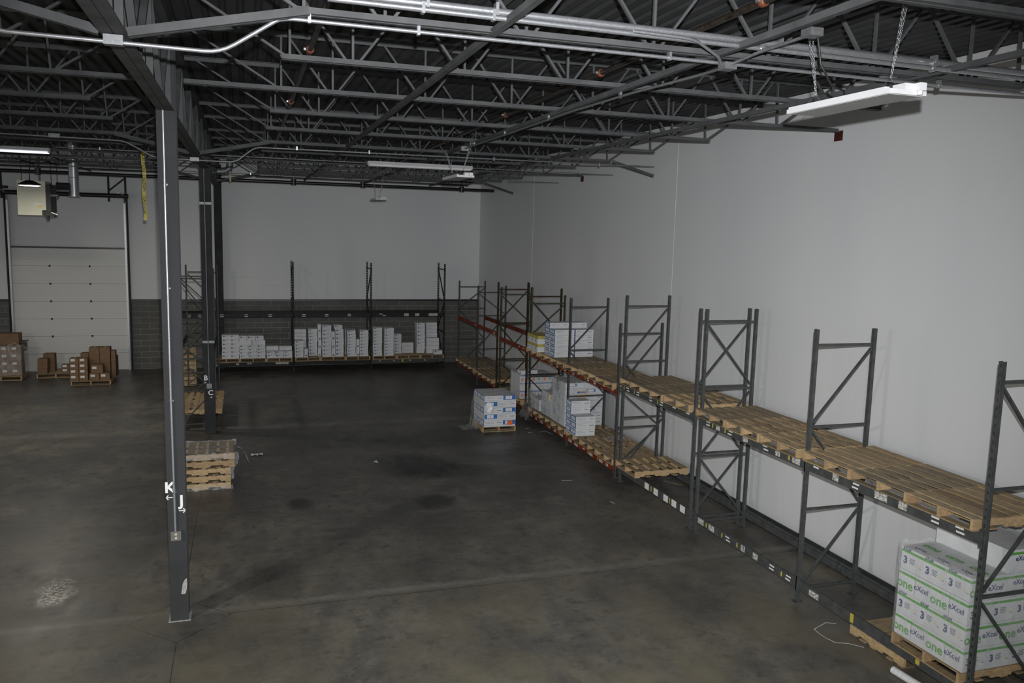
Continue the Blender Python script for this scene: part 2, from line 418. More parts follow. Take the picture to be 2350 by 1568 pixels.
c3 = column(COLY[2], 'far dark steel column standing against the back wall', .26, steel_dark)
fy = -.112
def cpos(x, z): return (x-XC, fy, z)
place_text('painted_letter', c1, 'K', .19, white_paint, cpos(-.945, 1.78), (1, 0, 0), (0, 0, 1), .006)
place_text('painted_letter', c1, 'J', .19, white_paint, cpos(-.812, 1.60), (1, 0, 0), (0, 0, 1), .006)
def arrow(par, x, z, s, m=white_paint, k=1.0):
    b_ = MB(); y = fy
    b_.box(x-XC-.035*k, x-XC+.035*k, y-.001, y, z-.006*k, z+.006*k)
    t_ = x-XC+s*.04*k
    for e in (1, -1): b_.bar((t_, y-.0005, z), (t_-s*.025*k, y-.0005, z+e*.03*k), .012*k, .001, (0, 1, 0))
    b_.build('painted_arrow', m, par)
arrow(c1, -.95, 1.655, -1); arrow(c1, -.81, 1.475, 1)
sc_ = MB(); pts = [(.0, 0), (.05, .0), (.065, .05), (.075, .13), (.07, .21), (.045, .19), (.02, .14), (.01, .06)]
sc_.add([(.025+p_[0], fy-.001, .36+p_[1]) for p_ in pts], [tuple(range(len(pts)))]); sc_.build('bare_patch', scuff, c1)
oc = MB(); oc.box(-.075, .045, fy-.05, fy, 1.10, 1.22); ob = oc.build('outlet_box', galv_dull, c1); ob['label'] = 'square grey outlet box'
for dz_ in (-.025, .025):
    MB().tube([(-.015, fy-.052, 1.16+dz_), (-.015, fy-.056, 1.16+dz_)], .016, 12).build('outlet', print_yellow if 0 else core_paper, ob)
MB().tube([(-.03, fy-.02, 6.42), (-.032, fy-.02, 5), (-.03, fy-.02, 3), (-.02, fy-.02, 1.22)], .015, 8).build('conduit', galv, c1)
for z in (5.55, 4.3, 2.9, 1.75): MB().box(-.048, .0, fy-.004, fy, z-.01, z+.01).build('conduit_strap', galv_dull, c1)
fy = -.127
place_text('painted_letter', c2_, 'B', .17, white_paint, cpos(-.95, 1.39), (1, 0, 0), (0, 0, 1), .003)
place_text('painted_letter', c2_, 'C', .17, white_paint, cpos(-.845, 1.02), (1, 0, 0), (0, 0, 1), .003)
arrow(c2_, -.955, 1.28, -1, k=.7); arrow(c2_, -.84, .91, 1, k=.7)
MB().tube([(-.02, fy-.02, 6.4), (-.01, fy-.02, 3), (.0, fy-.02, 1.26)], .012, 8).build('conduit', galv_dull, c2_)
MB().box(-.06, .06, fy-.05, fy, 1.14, 1.26).build('outlet_box', galv_dull, c2_)
for z in (5.6, 2.28):
    b_ = MB()
    b_.box(-.135, .135, fy-.012, fy-.002, z-.03, z+.03); b_.box(.127, .137, fy, .13, z-.03, z+.03)
    o = b_.build('tape_band', galv_dull, c2_); o['label'] = 'shiny silver tape band'

# ---------------------------------------------------------------- joist girder on the column line
g = empty('joist_girder', (XC, 0, 0)); tag(g, 'deep grey steel truss girder running from column to column front to back', 'girder')
gz0, gz1 = 6.42, 7.33
for e in (-1, 1):
    b_ = MB(); b_.prof((e*.004, -2.5, gz0), (e*.004, 30.95, gz0), [(0, 0), (e*.088, 0), (e*.088, .012), (e*.012, .012), (e*.012, .1), (0, .1)]).build('bottom_chord', steel, g)
    b_ = MB(); b_.prof((e*.012, -2.5, gz1), (e*.012, 30.95, gz1), [(0, 0), (e*.088, 0), (e*.088, -.012), (e*.012, -.012), (e*.012, -.1), (0, -.1)]).build('top_chord', steel, g)
JY = [10.89+2.047*k for k in range(-5, 10)]
gm = {}
for j, y in enumerate(JY):
    if 'v' not in gm:
        for nm, pa, pb in (('v', (0, 0, gz0+.02), (0, 0, gz1-.02)), ('d1', (0, .10, gz1-.05), (0, 1.0, gz0+.04)), ('d2', (0, 1.06, gz0+.04), (0, 1.96, gz1-.05))):
            q = MB()
            for e in (-1, 1): q.prof(V(pa)+V((e*.035, 0, 0)), V(pb)+V((e*.035, 0, 0)), [(-.025, -.03), (.025, -.03), (.025, .03), (-.025, .03)], (1, 0, 0))
            gm[nm] = q.mesh('web_member', steel)
    for nm in ('v', 'd1', 'd2'):
        if y > 30 and nm != 'v': continue
        link('web_member', gm[nm], g).location = (0, y, 0)

# ---------------------------------------------------------------- roof joists
JZ = {-5: 6.70, -4: 6.70, -3: 6.70, -2: 6.70, -1: 6.74, 0: 6.75, 1: 6.745, 2: 6.725, 3: 6.69, 4: 6.70, 5: 6.65, 6: 6.665, 7: 6.68, 8: 6.72, 9: 6.73}
def joist_proto(x0, x1, tie):
    """local: z=0 underside of the bottom chord, x world"""
    r = empty('roof_joist')
    H = .70
    cb0, cb1 = (x0+.11 if tie else x0+1.15), (x1 if tie else x1-1.02)
    def chord(nm, a_, b_, z, s):
        q = MB()
        for e in (-1, 1):
            q.prof((a_, e*.012, z), (b_, e*.012, z), [(0, 0), (-e*.045, 0), (-e*.045, s*.007), (-e*.008, s*.007), (-e*.008, s*.055), (0, s*.055)] if s > 0 else [(0, 0), (-e*.045, 0), (-e*.045, -.007), (-e*.008, -.007), (-e*.008, -.055), (0, -.055)])
        return q.build(nm, steel, r)
    chord('bottom_chord', cb0, cb1, 0, 1); chord('top_chord', x0, x1, H-.003, -1)
    pitch_ = 1.18; n_ = 6; c0 = (x0+x1)/2-pitch_*(n_-1)/2+.05
    bp = [c0+pitch_*i for i in range(n_)]
    wm = {}
    def web(pa, pb, s=.034):
        q = MB().bar(pa, pb, .024, s, (0, 1, 0)); q.build('web_member', steel, r)
    zb, zt = .03, H-.03
    for i, x in enumerate(bp):
        web((x, 0, zb), (x, 0, zt), .03)
        web((x-.06, 0, zb), (x-.59+.04, 0, zt)); web((x+.06, 0, zb), (x+.59-.04, 0, zt))
    ea, eb = x0+1.2, x1-1.07
    web((ea, 0, zb), (x0+.12, 0, zt)); web((eb, 0, zb), (x1-.12, 0, zt))
    web((ea+.03, 0, zb), (bp[0]-.62, 0, zt)); web((eb-.03, 0, zb), (bp[-1]+.62, 0, zt))
    return r
protos = {}
XL = -10.5
def side(x0, x1, sname):
    for k in range(-4, 10):
        if k == -4 and sname == 'left': continue
        y = 10.89+2.047*k; tie = k in (0, 5)
        key = (sname, tie)
        if key not in protos:
            protos[key] = joist_proto(x0, x1, tie); o = protos[key]
        else: o = copy_tree(protos[key])
        o.location = (0, y, JZ[k])
        dz_ = JZ[k]-6.70
        rel = {0: 'ending at the near column', 5: 'meeting the middle column'}
        if k in rel: s_ = rel[k]
        elif k < 0: s_ = '%s in front of the near column' % ORD[-k-1]
        elif k < 5: s_ = '%s behind the near column' % ORD[k-1]
        else: s_ = '%s behind the middle column' % ORD[k-6]
        tag(o, 'grey open-web roof joist on the %s side, %s' % (sname, s_), 'roof joist', 'open-web roof joists')
side(XC+.1, XR-.02, 'right')
side(XL, XC-.1, 'left')
# knee braces from the girder and the wall up to the joists
def knee(p0, p1, label):
    q = MB()
    for e in (-1, 1): q.prof(V(p0)+V((0, e*.005, 0)), V(p1)+V((0, e*.005, 0)), [(0, 0), (-e*.045, 0), (-e*.045, .006), (-e*.006, .006), (-e*.006, .07), (0, .07)])
    tag(q.build('knee_brace', steel), label, 'brace', 'diagonal knee braces under the joists')
for k, nm in ((-2, 'in front of the near column'), (3, 'in front of the middle column'), (8, 'in front of the far column')):
    y = 10.89+2.047*k-.07; z = JZ[k]
    knee((XC+.1, y, 6.40), (.50, y, z-.02), 'grey angle brace rising right from the girder %s' % nm)
    knee((XC-.1, y, 6.40), (-2.24, y, z-.02), 'grey angle brace rising left from the girder %s' % nm)
    knee((XR-.02, y, 6.40), (7.72, y, z-.02), 'grey angle brace rising from the right wall %s' % nm)
for k, nm in ((0, 'near'), (5, 'middle')):
    tag(MB().box(XR-.015, XR, 10.89+2.047*k-.10, 10.89+2.047*k+.08, JZ[k]-.13, JZ[k]+.02).build('bearing_pocket', red_oxide), 'dark red patch on the right wall at the end of the %s column joist' % nm, 'wall plate', 'red plates where tie joists meet the wall')
# bridging angles, front to back across the joists
for x, z, l in ((1.95, 6.68, 'left'), (4.02, 6.68, 'middle'), (6.3, 6.68, 'right')):
    q = MB().angle((x, 3.2, z), (x, 29.4, z), .055, .006)
    tag(q.build('bridging_angle', steel), 'long grey bridging angle under the joists, %s one of three' % l, 'bridging', 'bridging lines')
for x, l in ((2.5, 'left'), (5.3, 'right')):
    q = MB().angle((x, 3.2, 7.335), (x, 29.4, 7.335), .035, .006)
    tag(q.build('bridging_angle', steel), 'thin grey bridging angle up against the roof deck, %s one' % l, 'bridging', 'upper bridging lines')
q = MB().angle((-4.6, 6, 6.68), (-4.6, 29.4, 6.68), .04, .006)
tag(q.build('bridging_angle', steel), 'long grey bridging angle under the joists left of the columns', 'bridging')

# ---------------------------------------------------------------- pipes and conduits
def run(name, pts, r, m, label, cat, group=None, clamps=(), cm=galv, smooth=True):
    if smooth and len(pts) > 2:
        P = [V(p) for p in pts]; out = [P[0]]
        for i in range(1, len(P)-1):
            d0 = (P[i]-P[i-1]); d1 = (P[i+1]-P[i]); rr = min(d0.length, d1.length)*.4; rr = min(rr, .12)
            a_ = P[i]-d0.normalized()*rr; b_ = P[i]+d1.normalized()*rr
            for t in (0, .25, .5, .75, 1): out.append(a_.lerp(P[i], t).lerp(P[i].lerp(b_, t), t))
        out.append(P[-1]); pts = out
    o = MB().tube(pts, r, 10).build(name, m); tag(o, label, cat, group)
    for c in clamps:
        q = MB().box(c[0]-.012, c[0]+.012, c[1]-r-.008, c[1]+r+.008, c[2]-r-.008, c[2]+r+.03); q.build('clamp', cm, o)
    return o
cy = 6.78
run('conduit', [(-1.75, cy, 6.50), (-1.62, cy, 6.38), (-.92, cy, 6.37), (-.15, cy, 6.36), (.27, cy, 6.64), (.36, cy, 6.655), (7.9, cy, 6.64)], .0165, galv,
    'bright thin conduit bending up past the near column and along the joist', 'conduit', None, [(.5, cy, 6.66), (1.35, cy, 6.65), (3.6, cy, 6.65), (6.6, cy, 6.645)])
o = MB().box(-.94, -.81, cy-.045, cy+.03, 6.345, 6.415).build('junction_box', galv_dull); tag(o, 'silver junction box under the girder in front of the near column', 'junction box')
MB().tube([(-.905, cy-.045, 6.38), (-.905, cy-.049, 6.38)], .018, 12).build('knockout', galv_dull, o); MB().tube([(-.85, cy-.045, 6.38), (-.85, cy-.049, 6.38)], .018, 12).build('knockout', galv_dull, o)
run('conduit', [(.6, 6.45, 6.79), (XR-.02, 6.45, 6.76)], .031, galv, 'thick silver conduit crossing the ceiling, the upper of the pair', 'conduit', None, [(1.35, 6.45, 6.79), (1.9, 6.45, 6.79), (4.3, 6.45, 6.775), (4.5, 6.45, 6.775), (6.2, 6.45, 6.77)])
run('conduit', [(.6, 6.36, 6.725), (XR-.02, 6.36, 6.68)], .022, galv, 'thinner silver conduit under the thick one crossing the ceiling', 'conduit', None, [(1.3, 6.36, 6.72), (1.85, 6.36, 6.72), (4.25, 6.36, 6.70), (6.1, 6.36, 6.69)])
run('conduit', [(3.0, 6.28, 6.71), (3.56, 6.28, 6.70), (4.0, 6.62, 6.66), (4.1, 6.74, 6.62)], .014, galv, 'short conduit dropping from the silver pipes to a junction box', 'conduit')
jb = MB().box(4.07, 4.19, 6.62, 6.74, 6.57, 6.63).build('junction_box', galv_dull); tag(jb, 'silver junction box hanging beside the near joist where conduits meet', 'junction box')
run('conduit', [(4.12, 6.76, 6.6), (4.14, 7.15, 6.61), (4.03, 8.4, 6.62), (3.95, 10.0, 6.62), (3.95, 12.0, 6.62), (3.93, 15.2, 6.62)], .014, galv_dull,
    'grey conduit running back under the joists from the near junction box', 'conduit', None, [(4.03, 8.7, 6.63), (3.95, 10.8, 6.63), (3.95, 12.8, 6.63), (3.94, 14.6, 6.63)])
o = MB().box(3.86, 4.0, 15.2, 15.34, 6.58, 6.66).build('junction_box', galv_dull); tag(o, 'small junction box above the middle white light panel', 'junction box')
run('conduit', [(4.15, 6.62, 6.62), (4.2, 6.3, 6.66), (4.25, 5.9, 6.68), (4.28, 5.75, 6.69)], .014, galv_dull, 'short grey conduit between junction boxes above the near white light', 'conduit')
o = MB().box(4.22, 4.34, 5.66, 5.78, 6.67, 6.73).build('junction_box', galv_dull); tag(o, 'silver junction box above the near white light, at its chain', 'junction box')
cy = 16.93
run('conduit', [(-8, cy, 6.62), (-2.07, cy, 6.58), (-1.56, cy, 6.30), (-.14, cy, 6.29), (.22, cy, 6.59), (XR-.03, cy, 6.63)], .0165, galv_dull,
    'thin conduit bending up and down around the girder in front of the middle column', 'conduit', None, [(1.0, cy, 6.6), (2.4, cy, 6.6), (5, cy, 6.6), (7.4, cy, 6.6)])
o = MB().box(-.95, -.79, cy-.04, cy+.04, 6.27, 6.34).build('junction_box', galv_dull); tag(o, 'small junction box under the girder in front of the middle column', 'junction box')
o = MB().box(-3.3, -3.12, cy-.04, cy+.04, 6.57, 6.64).build('junction_box', galv_dull); tag(o, 'small junction box on the ceiling conduit left of the near column', 'junction box')
for (y, x0, x1, z, nm) in ((19.1, -3.6, XR-.02, 6.575, 'level with the long white strip lights'), (23.2, -8, -.97, 6.66, 'left of the girder, behind the strip light'), (25.2, -8, 1.1, 6.57, 'crossing behind the middle column')):
    run('conduit', [(x0, y, z), (x1, y, z)], .012, galv_dull, 'thin straight conduit under the joists, ' + nm, 'conduit', None, [(x0+.8, y, z), (x1-.9, y, z)])
run('conduit', [(7.2, 22.9, 6.57), (XR-.01, 22.9, 6.57)], .012, galv_dull, 'short dark conduit reaching the right wall far back', 'conduit')
# sprinkler lines
for x, y0, cl, nm in ((.74, 5.5, (9.95, 13.95, 18.0), 'left'), (4.24, 3.4, (6.35, 9.75, 13.7, 18), 'right')):
    o = MB().tube([(x, y0, 7.1), (x, 29, 7.0)], .032, 12).build('sprinkler_pipe', pipe_brown); tag(o, 'dark brown sprinkler branch pipe with orange couplings, %s one' % nm, 'pipe', 'sprinkler branch pipes')
    for y in cl:
        z = 7.1-.1*(y-y0)/(29-y0)
        cp = MB().tube([(x, y-.04, z), (x, y-.03, z), (x, y+.03, z), (x, y+.04, z)], [.034, .048, .048, .034], 12).build('coupling', coupling_orange, o)
        MB().box(x-.07, x-.045, y-.02, y+.02, z-.012, z+.012).build('coupling_bolt', galv, cp)
o = MB().tube([(-20, 29.0, 6.585), (8.6, 29.0, 6.585)], .055, 14).build('sprinkler_main', pipe_black); tag(o, 'thick black sprinkler main pipe crossing in front of the back wall', 'pipe')
for x in (-6, 1.6, 3.9, 7.4):
    q = MB().tube([(x, 29, 6.5), (x, 29, 6.69)], .085, 12); q.box(x-.012, x+.012, 28.99, 29.01, 6.6, 7.3); q.build('hanger', pipe_black, o)
o = MB().tube([(-20, 29.3, 6.1), (-6.9, 29.3, 6.1)], .04, 12).build('gas_pipe', pipe_black); tag(o, 'thin black pipe low behind the heater at far left', 'pipe')

# ---------------------------------------------------------------- lights
def panel_light(loc, label, chains, first=None):
    r = empty('panel_light', loc); tag(r, label, 'ceiling light', 'hanging white panel lights')
    b_ = MB(); b_.box(-.17, .17, -.61, .61, 0, .035); b_.build('housing', white_enamel, r)
    MB().box(-.155, .155, -.59, .59, -.004, .0).build('diffuser', diffuser_m, r)
    b_ = MB(); b_.box(-.06, .14, -.45, .60, .035, .05); b_.box(-.16, -.12, -.55, .60, .035, .055); b_.build('heat_sink', white_enamel, r)
    b_ = MB(); b_.box(-.02, .15, -.60, -.47, .035, .085); b_.build('driver_box', white_enamel, r)
    b_ = MB(); b_.box(.06, .12, -.66, -.60, .03, .085); b_.tube([(.09, -.63, .03), (.09, -.63, .0)], .02, 8); b_.build('motion_sensor', white_enamel, r)
    for (y, dx, dy, top) in chains:
        b_ = MB()
        for e in (-1, 1): b_.tube([(e*.12, y, .04), (0, y, .15)], .0025, 4)
        b_.build('wire_hook', galv_dull, r)
        for s in (-1, 1):
            b_ = MB(); L = top-loc[2]-.15; nl = max(2, int(L/.024))
            for i in range(nl):
                t = (i+.5)/nl; c = (dx*t+s*.018*t, y+dy*t, .15+L*t)
                b_.torus(c, .008, .0022, (1, 0, 0) if i % 2 else (0, 1, 0), 2.0, 8, 4, (0, 0, 1))
            b_.build('chain', galv, r)
    return r
pl = panel_light((4.70, 5.72, 6.17), 'white panel light hanging on chains near the camera at right', [(.45, -.10, .0, 6.82), (-.42, .10, 0, 7.0)])
q = MB().tube([(4.29, 5.66, 6.66), (4.32, 5.64, 6.45), (4.45, 5.66, 6.3), (4.62, 5.72, 6.28), (4.66, 5.74, 6.2)], .009, 8).build('cord', black_m, pl)
q.location = (-4.70, -5.72, -6.17)
panel_light((4.0, 16.0, 6.11), 'white panel light hanging far back just below the white strip light', [(.45, .0, .58, 6.7), (-.42, 0, -.6, 6.72)])
panel_light((4.0, 26.2, 6.0), 'smallest white panel light hanging in front of the back wall', [(.45, .0, .62, 6.72), (-.42, 0, -.56, 6.68)])
def strip_light(x0, x1, y, z, label, lens):
    r = empty('strip_light', ((x0+x1)/2, y, z)); L = (x1-x0)/2; tag(r, label, 'ceiling light', 'long fluorescent strip lights')
    MB().prof((-L, 0, 0), (L, 0, 0), [(-.06, .0), (.06, 0), (.11, .03), (.06, .09), (-.06, .09), (-.11, .03)]).build('housing', white_enamel, r)
    MB().tube([(-L+.03, -.075, -.002), (L-.03, -.075, -.002)], .018, 8).build('tube', lens, r)
    MB().tube([(-L+.03, .075, -.002), (L-.03, .075, -.002)], .018, 8).build('tube', lens, r)
    for e in (-1, 1): MB().tube([(e*L*.6, 0, .09), (e*L*.6, 0, .2)], .005, 6).build('hanger', galv_dull, r)
    return r
strip_light(2.66, 5.08, 19.0, 6.52, 'long unlit white strip light in the middle of the ceiling', white_enamel)
strip_light(-6.1, -3.68, 18.9, 6.44, 'long lit white strip light at the far left', strip_on)
# round high bay lamp, lit
r = empty('high_bay_lamp', (-4.93, 22.9, 5.93)); tag(r, 'round lit high bay lamp hanging in front of the heater', 'ceiling light')
MB().tube([(0, 0, 0), (0, 0, .03), (0, 0, .08), (0, 0, .12)], [.24, .25, .16, .08], 24).build('housing', black_m, r)
MB().tube([(0, 0, -.012), (0, 0, 0)], [.2, .235], 24).build('lens', lamp_on, r)
MB().tube([(0, 0, .12), (0, .1, .4), (.0, .27, .76)], .006, 6).build('cord', black_m, r)
lamp('high_bay_glow', 'AREA', (-4.93, 22.9, 5.9), 120, (1, .93, .8), shape='DISK', size=.44)

# ---------------------------------------------------------------- heater, flues
r = empty('unit_heater', (-5.47, 26, 5.24)); tag(r, 'hanging cream unit heater at far left with label and dark burner side', 'heater')
MB().box(-.34, .24, -.45, .45, 0, .92).build('cabinet', heater_m, r)
MB().box(.24, .34, -.45, .45, .14, .92).build('side_panel', heater_m, r)
MB().box(.05, .23, -.456, -.45, .26, .33).build('rating_label', label_white, r)
MB().box(.14, .23, -.457, -.45, .22, .26).build('warning_label', print_yellow, r)
b_ = MB(); b_.box(.34, .44, -.35, .4, .1, .85); b_.box(.26, .5, -.3, .0, -.04, .1); b_.build('burner', black_m, r)
mo = MB().tube([(.44, -.3, .55), (.62, -.3, .55)], .05, 12).build('motor', galv_dull, r)
b_ = MB(); b_.torus((.52, -.3, .55), .13, .008, (0, 1, 0)); b_.build('motor_guard', black_m, mo)
MB().tube([(.46, -.4, .08), (.62, -.4, .02)], .035, 10).build('gas_valve', galv, r)
MB().tube([(.35, -.3, 0), (.35, -.3, -.14)], .04, 10).build('drain_leg', black_m, r)
MB().bar((-.25, -.85, 1.47), (-.25, 1.35, 1.47), .04, .04).build('support_angle', steel_dark, r); MB().bar((.35, -.85, 1.47), (.35, 1.35, 1.47), .04, .04).build('support_angle', steel_dark, r)
for x, y in ((-.25, -.3), (-.05, -.3), (.05, .3), (.2, -.3), (.35, .3), (.5, .3)): MB().tube([(x, y, .92 if x < .3 else .5), (x, y, 1.5)], .008, 6).build('hanger_rod', steel_dark, r)
r = empty('flue_duct', (-4.50, 26, 5.8)); tag(r, 'silver round flue duct rising from the heater to the roof', 'duct')
b_ = MB().tube([(0, 0, 0), (0, 0, 1.58)], .125, 20); b_.build('riser', galv, r)
MB().tube([(0, 0, -.01), (0, 0, .02)], .15, 20).build('cap', galv, r)
MB().tube([(-.44, 0, .26), (-.05, 0, .26)], .1, 18).build('branch', steel_dark, r)
for z in (.5, 1.0): MB().tube([(0, 0, z), (0, 0, z+.015)], .13, 20).build('joint_band', galv_dull, r)
r = empty('flue_duct', (-.38, 26.6, 6.7)); tag(r, 'silver flue elbow hanging beside the middle column top', 'duct')
MB().tube([(0, 0, .9), (0, 0, .2), (-.03, 0, .08), (-.12, 0, .02), (-.25, 0, 0), (-.37, 0, -.01)], .1, 18).build('elbow', galv_dull, r)
b_ = MB(); [b_.torus((0, 0, z), .105, .008, (0, 0, 1)) for z in (.3, .6)]; [b_.torus((x, 0, 0), .105, .008, (1, 0, 0)) for x in (-.2, -.34)]; b_.build('joint_band', galv, r)
MB().box(-.02, .03, -.12, -.1, -.3, .0).build('hanging_strap', core_paper, r)

# caution tape
r = empty('caution_tape', (-2.19, 21.08, 5.16)); tag(r, 'yellow caution tape strip hanging from the ceiling left of the near column', 'tape')
b_ = MB(); nn = 24; vs = []
for i in range(nn+1):
    z = 1.55*i/nn; a_ = math.sin(i*.6)*.25+.2*i/nn; xo = .012*math.sin(i*.5)
    vs += [(-.038*math.cos(a_)+xo, -.038*math.sin(a_), z), (.038*math.cos(a_)+xo, .038*math.sin(a_), z)]
b_.add(vs, [(2*i, 2*i+1, 2*i+3, 2*i+2) for i in range(nn)], True); b_.build('strip', caution_y, r)
for z in (.35, .85, 1.3): place_text('lettering', r, 'CAUTION', .085, black_m, (0, -.02, z), (0, 0, -1), (1, 0, 0), .001)

# ---------------------------------------------------------------- pallet racking
PM = {}
def post_mesh(h, m, face, pitch_):
    k = (round(h, 2), m.name, face, pitch_)
    if k in PM: return PM[k]
    b_ = MB(); w_, d, t = .058, .045, .004      # w along y, d along x, face -1: aisle side on -x
    xf = face*d/2
    x0, x1 = sorted((xf, xf-face*t))
    b_.box(x0, x1, -w_/2, -.012, 0, h); b_.box(x0, x1, .012, w_/2, 0, h)
    z = .06; prev = 0
    while z < h-.06:
        b_.box(x0, x1, -.012, .012, prev, z); prev = z+.036; z += pitch_
    b_.box(x0, x1, -.012, .012, prev, h)
    a0, a1 = sorted((xf, xf-face*d))
    for e in (-1, 1): b_.box(a0, a1, e*w_/2-(t if e > 0 else 0), e*w_/2+(0 if e > 0 else t), 0, h)
    xr = xf-face*d; r0, r1 = sorted((xr, xr+face*t))
    for e in (-1, 1):
        y0, y1 = sorted((e*w_/2, e*.014)); b_.box(r0, r1, y0, y1, 0, h)
    PM[k] = b_.mesh('post', m); return PM[k]
FOOT = MB().box(-.07, .07, -.05, .05, 0, .01)
def upright(xf, xr, y, h, m, label, zig=1, hs=(.2, 1.35, 2.53), hr=None, axis='x', br=None, group='pallet rack upright frames', pitch_=.09):
    """frame spanning xf..xr; axis 'x' lies across X, 'y' lies across Y (xf,xr are then y values and y is x)"""
    D = xr-xf
    if axis == 'x': r = empty('rack_upright', (xf, y, 0))
    else: r = empty('rack_upright', (y, xf, 0), PI/2)
    tag(r, label, 'rack frame', group)
    link('post', post_mesh(h, m, -1, pitch_), r); link('post', post_mesh(hr or h, m, 1, pitch_), r, Matrix.Translation((D, 0, 0)))
    for x in (0, D): MB().box(x-.07, x+.07, -.05, .05, 0, .012).build('foot_plate', m, r)
    br = br or m
    hh = list(hs)+[min(h, hr or h)-.22]
    k = .04
    for z in hh: MB().bar((k, 0, z), (D-k, 0, z), .03, .035).build('horizontal_brace', br, r)
    for i in range(len(hh)-1):
        a_, b_ = hh[i], hh[i+1]
        up = (i % 2 == 0) == (zig > 0)
        p0, p1 = ((k, 0, a_+.06), (D-k, 0, b_-.06)) if up else ((D-k, 0, a_+.06), (k, 0, b_-.06))
        MB().bar(p0, p1, .028, .035, (0, 1, 0)).build('diagonal_brace', br, r)
    return r
XF, XD = 7.386, 8.348
# zig such that top panel runs rear-top to front-bottom (+1 pattern with three panels)
UP = [(6.41, 3.90, rack_grey, -1, 'grey rack frame nearest the camera at the right edge', None),
      (9.32, 3.89, rack_grey, 1, 'single grey rack frame, second from the camera', None),
      (12.13, 3.90, rack_grey, -1, 'grey rack frame, nearer one of the close pair by the wall seam', None),
      (12.33, 3.89, rack_grey, 1, 'grey rack frame, farther one of the close pair', None),
      (15.20, 3.89, rack_grey, 1, 'tall grey rack frame standing against a shorter one', None),
      (15.45, 3.29, rack_grey, 1, 'short grey rack frame behind the tall one where orange beams start', None),
      (18.22, 3.59, rack_grey, 1, 'grey-green rack frame with white cartons behind it', None),
      (21.05, 3.65, rack_green, 1, 'green rack frame beside the yellow banded cartons', 3.43),
      (21.33, 3.75, rack_brown, -1, 'brown rack frame paired with the green one near the yellow cartons', 3.60),
      (23.84, 3.46, rack_green, -1, 'green rack frame of the pair near the back corner', None),
      (24.17, 3.59, rack_brown, 1, 'brown rack frame of the pair near the back corner', None),
      (26.45, 3.33, rack_grey, -1, 'slim grey rack frame second from the back corner', None),
      (29.0, 3.34, rack_grey, 1, 'slim grey rack frame in the back right corner', None)]
for (y, h, m, zg, lab, hr) in UP:
    hs = (.2, 1.35, 2.53) if h > 3.8 else ((.2, 1.08, 1.93) if h < 3.32 and y < 16 else (.2, 1.2, 2.33))
    upright(XF, XD, y, h, m, lab, zg, hs, hr, pitch_=.09 if y < 19 else .06)

def beam(p0, p1, z0, h, m, label, axis, group, stickers=(), depth=.05, rowside=-1):
    """rack beam from p0 to p1 (along y for axis 'y', along x for axis 'x'); stickers: (pos, z, width, height, material)"""
    (x, a, b) = p0, p1[0], p1[1]
    L = b-a
    if axis == 'y': r = empty('rack_beam', (x, a, z0), PI/2); 
    else: r = empty('rack_beam', (a, x, z0))
    tag(r, label, 'rack beam', group)
    # local x along beam; outer face at local +y for axis y (world -x) or -y for axis x
    s = 1 if axis == 'y' else -1
    s *= rowside*-1
    y0, y1 = sorted((0, -s*depth))
    b_ = MB()
    o_ = s*0.0
    b_.prof((.0, 0, 0), (L, 0, 0), [(q[0]*(1 if True else 1), q[1]) for q in [(0, 0), (s*depth, 0), (s*depth, h-.03), (s*(depth*.55), h-.03), (s*(depth*.55), h), (0, h)]])
    b_.build('beam', m, r)
    for x_ in (0, L):
        q = MB().box(x_-.0 if x_ else -.05, x_+.05 if x_ else .0, min(0, s*.012), max(0, s*.012), -.03, h+.03); q.build('end_connector', m, r)
    for (pos, z, w_, hh, sm) in stickers:
        q = MB(); q.box(pos-w_/2, pos+w_/2, min(0, s*.002)+0, max(0, s*.002), z, z+hh); q.build('sticker', sm, r)
    return r
def rs(n_, L, h, seed, big=.4):
    q = random.Random(seed); out = []
    for i in range(n_):
        c = (i+.5)/n_*L+q.uniform(-.08, .08)
        if q.random() < big: out.append((c, .02, q.uniform(.1, .22), h-.05, label_peel))
        else:
            out.append((c, h*.55, .11, .022, label_white))
            if q.random() < .6: out.append((c+q.uniform(-.03, .03), h*.2, .11, .022, label_white))
        if q.random() < .4: out.append((c+.16, .03, .03, .07, yellow_mark))
    return out
XB = 7.358
bays = [  # y0, y1, low z, high z, height, material, name
 (6.45, 9.28, .20, 1.93, .145, rack_grey, 'nearest bay'),
 (9.36, 12.09, .20, 1.93, .145, rack_grey, 'second bay'),
 (12.37, 15.16, .20, 1.93, .145, rack_grey, 'third bay'),
 (15.49, 18.18, .13, 1.78, .115, orange, 'fourth bay'),
 (18.26, 21.01, .13, 1.78, .115, orange, 'fifth bay, with the cartons'),
 (21.37, 23.80, .20, 1.83, .125, orange, 'bay beyond the yellow cartons'),
 (24.21, 26.41, .28, 1.93, .125, orange, 'second bay from the back corner'),
 (26.49, 28.96, .28, 1.93, .125, orange, 'bay at the back corner')]
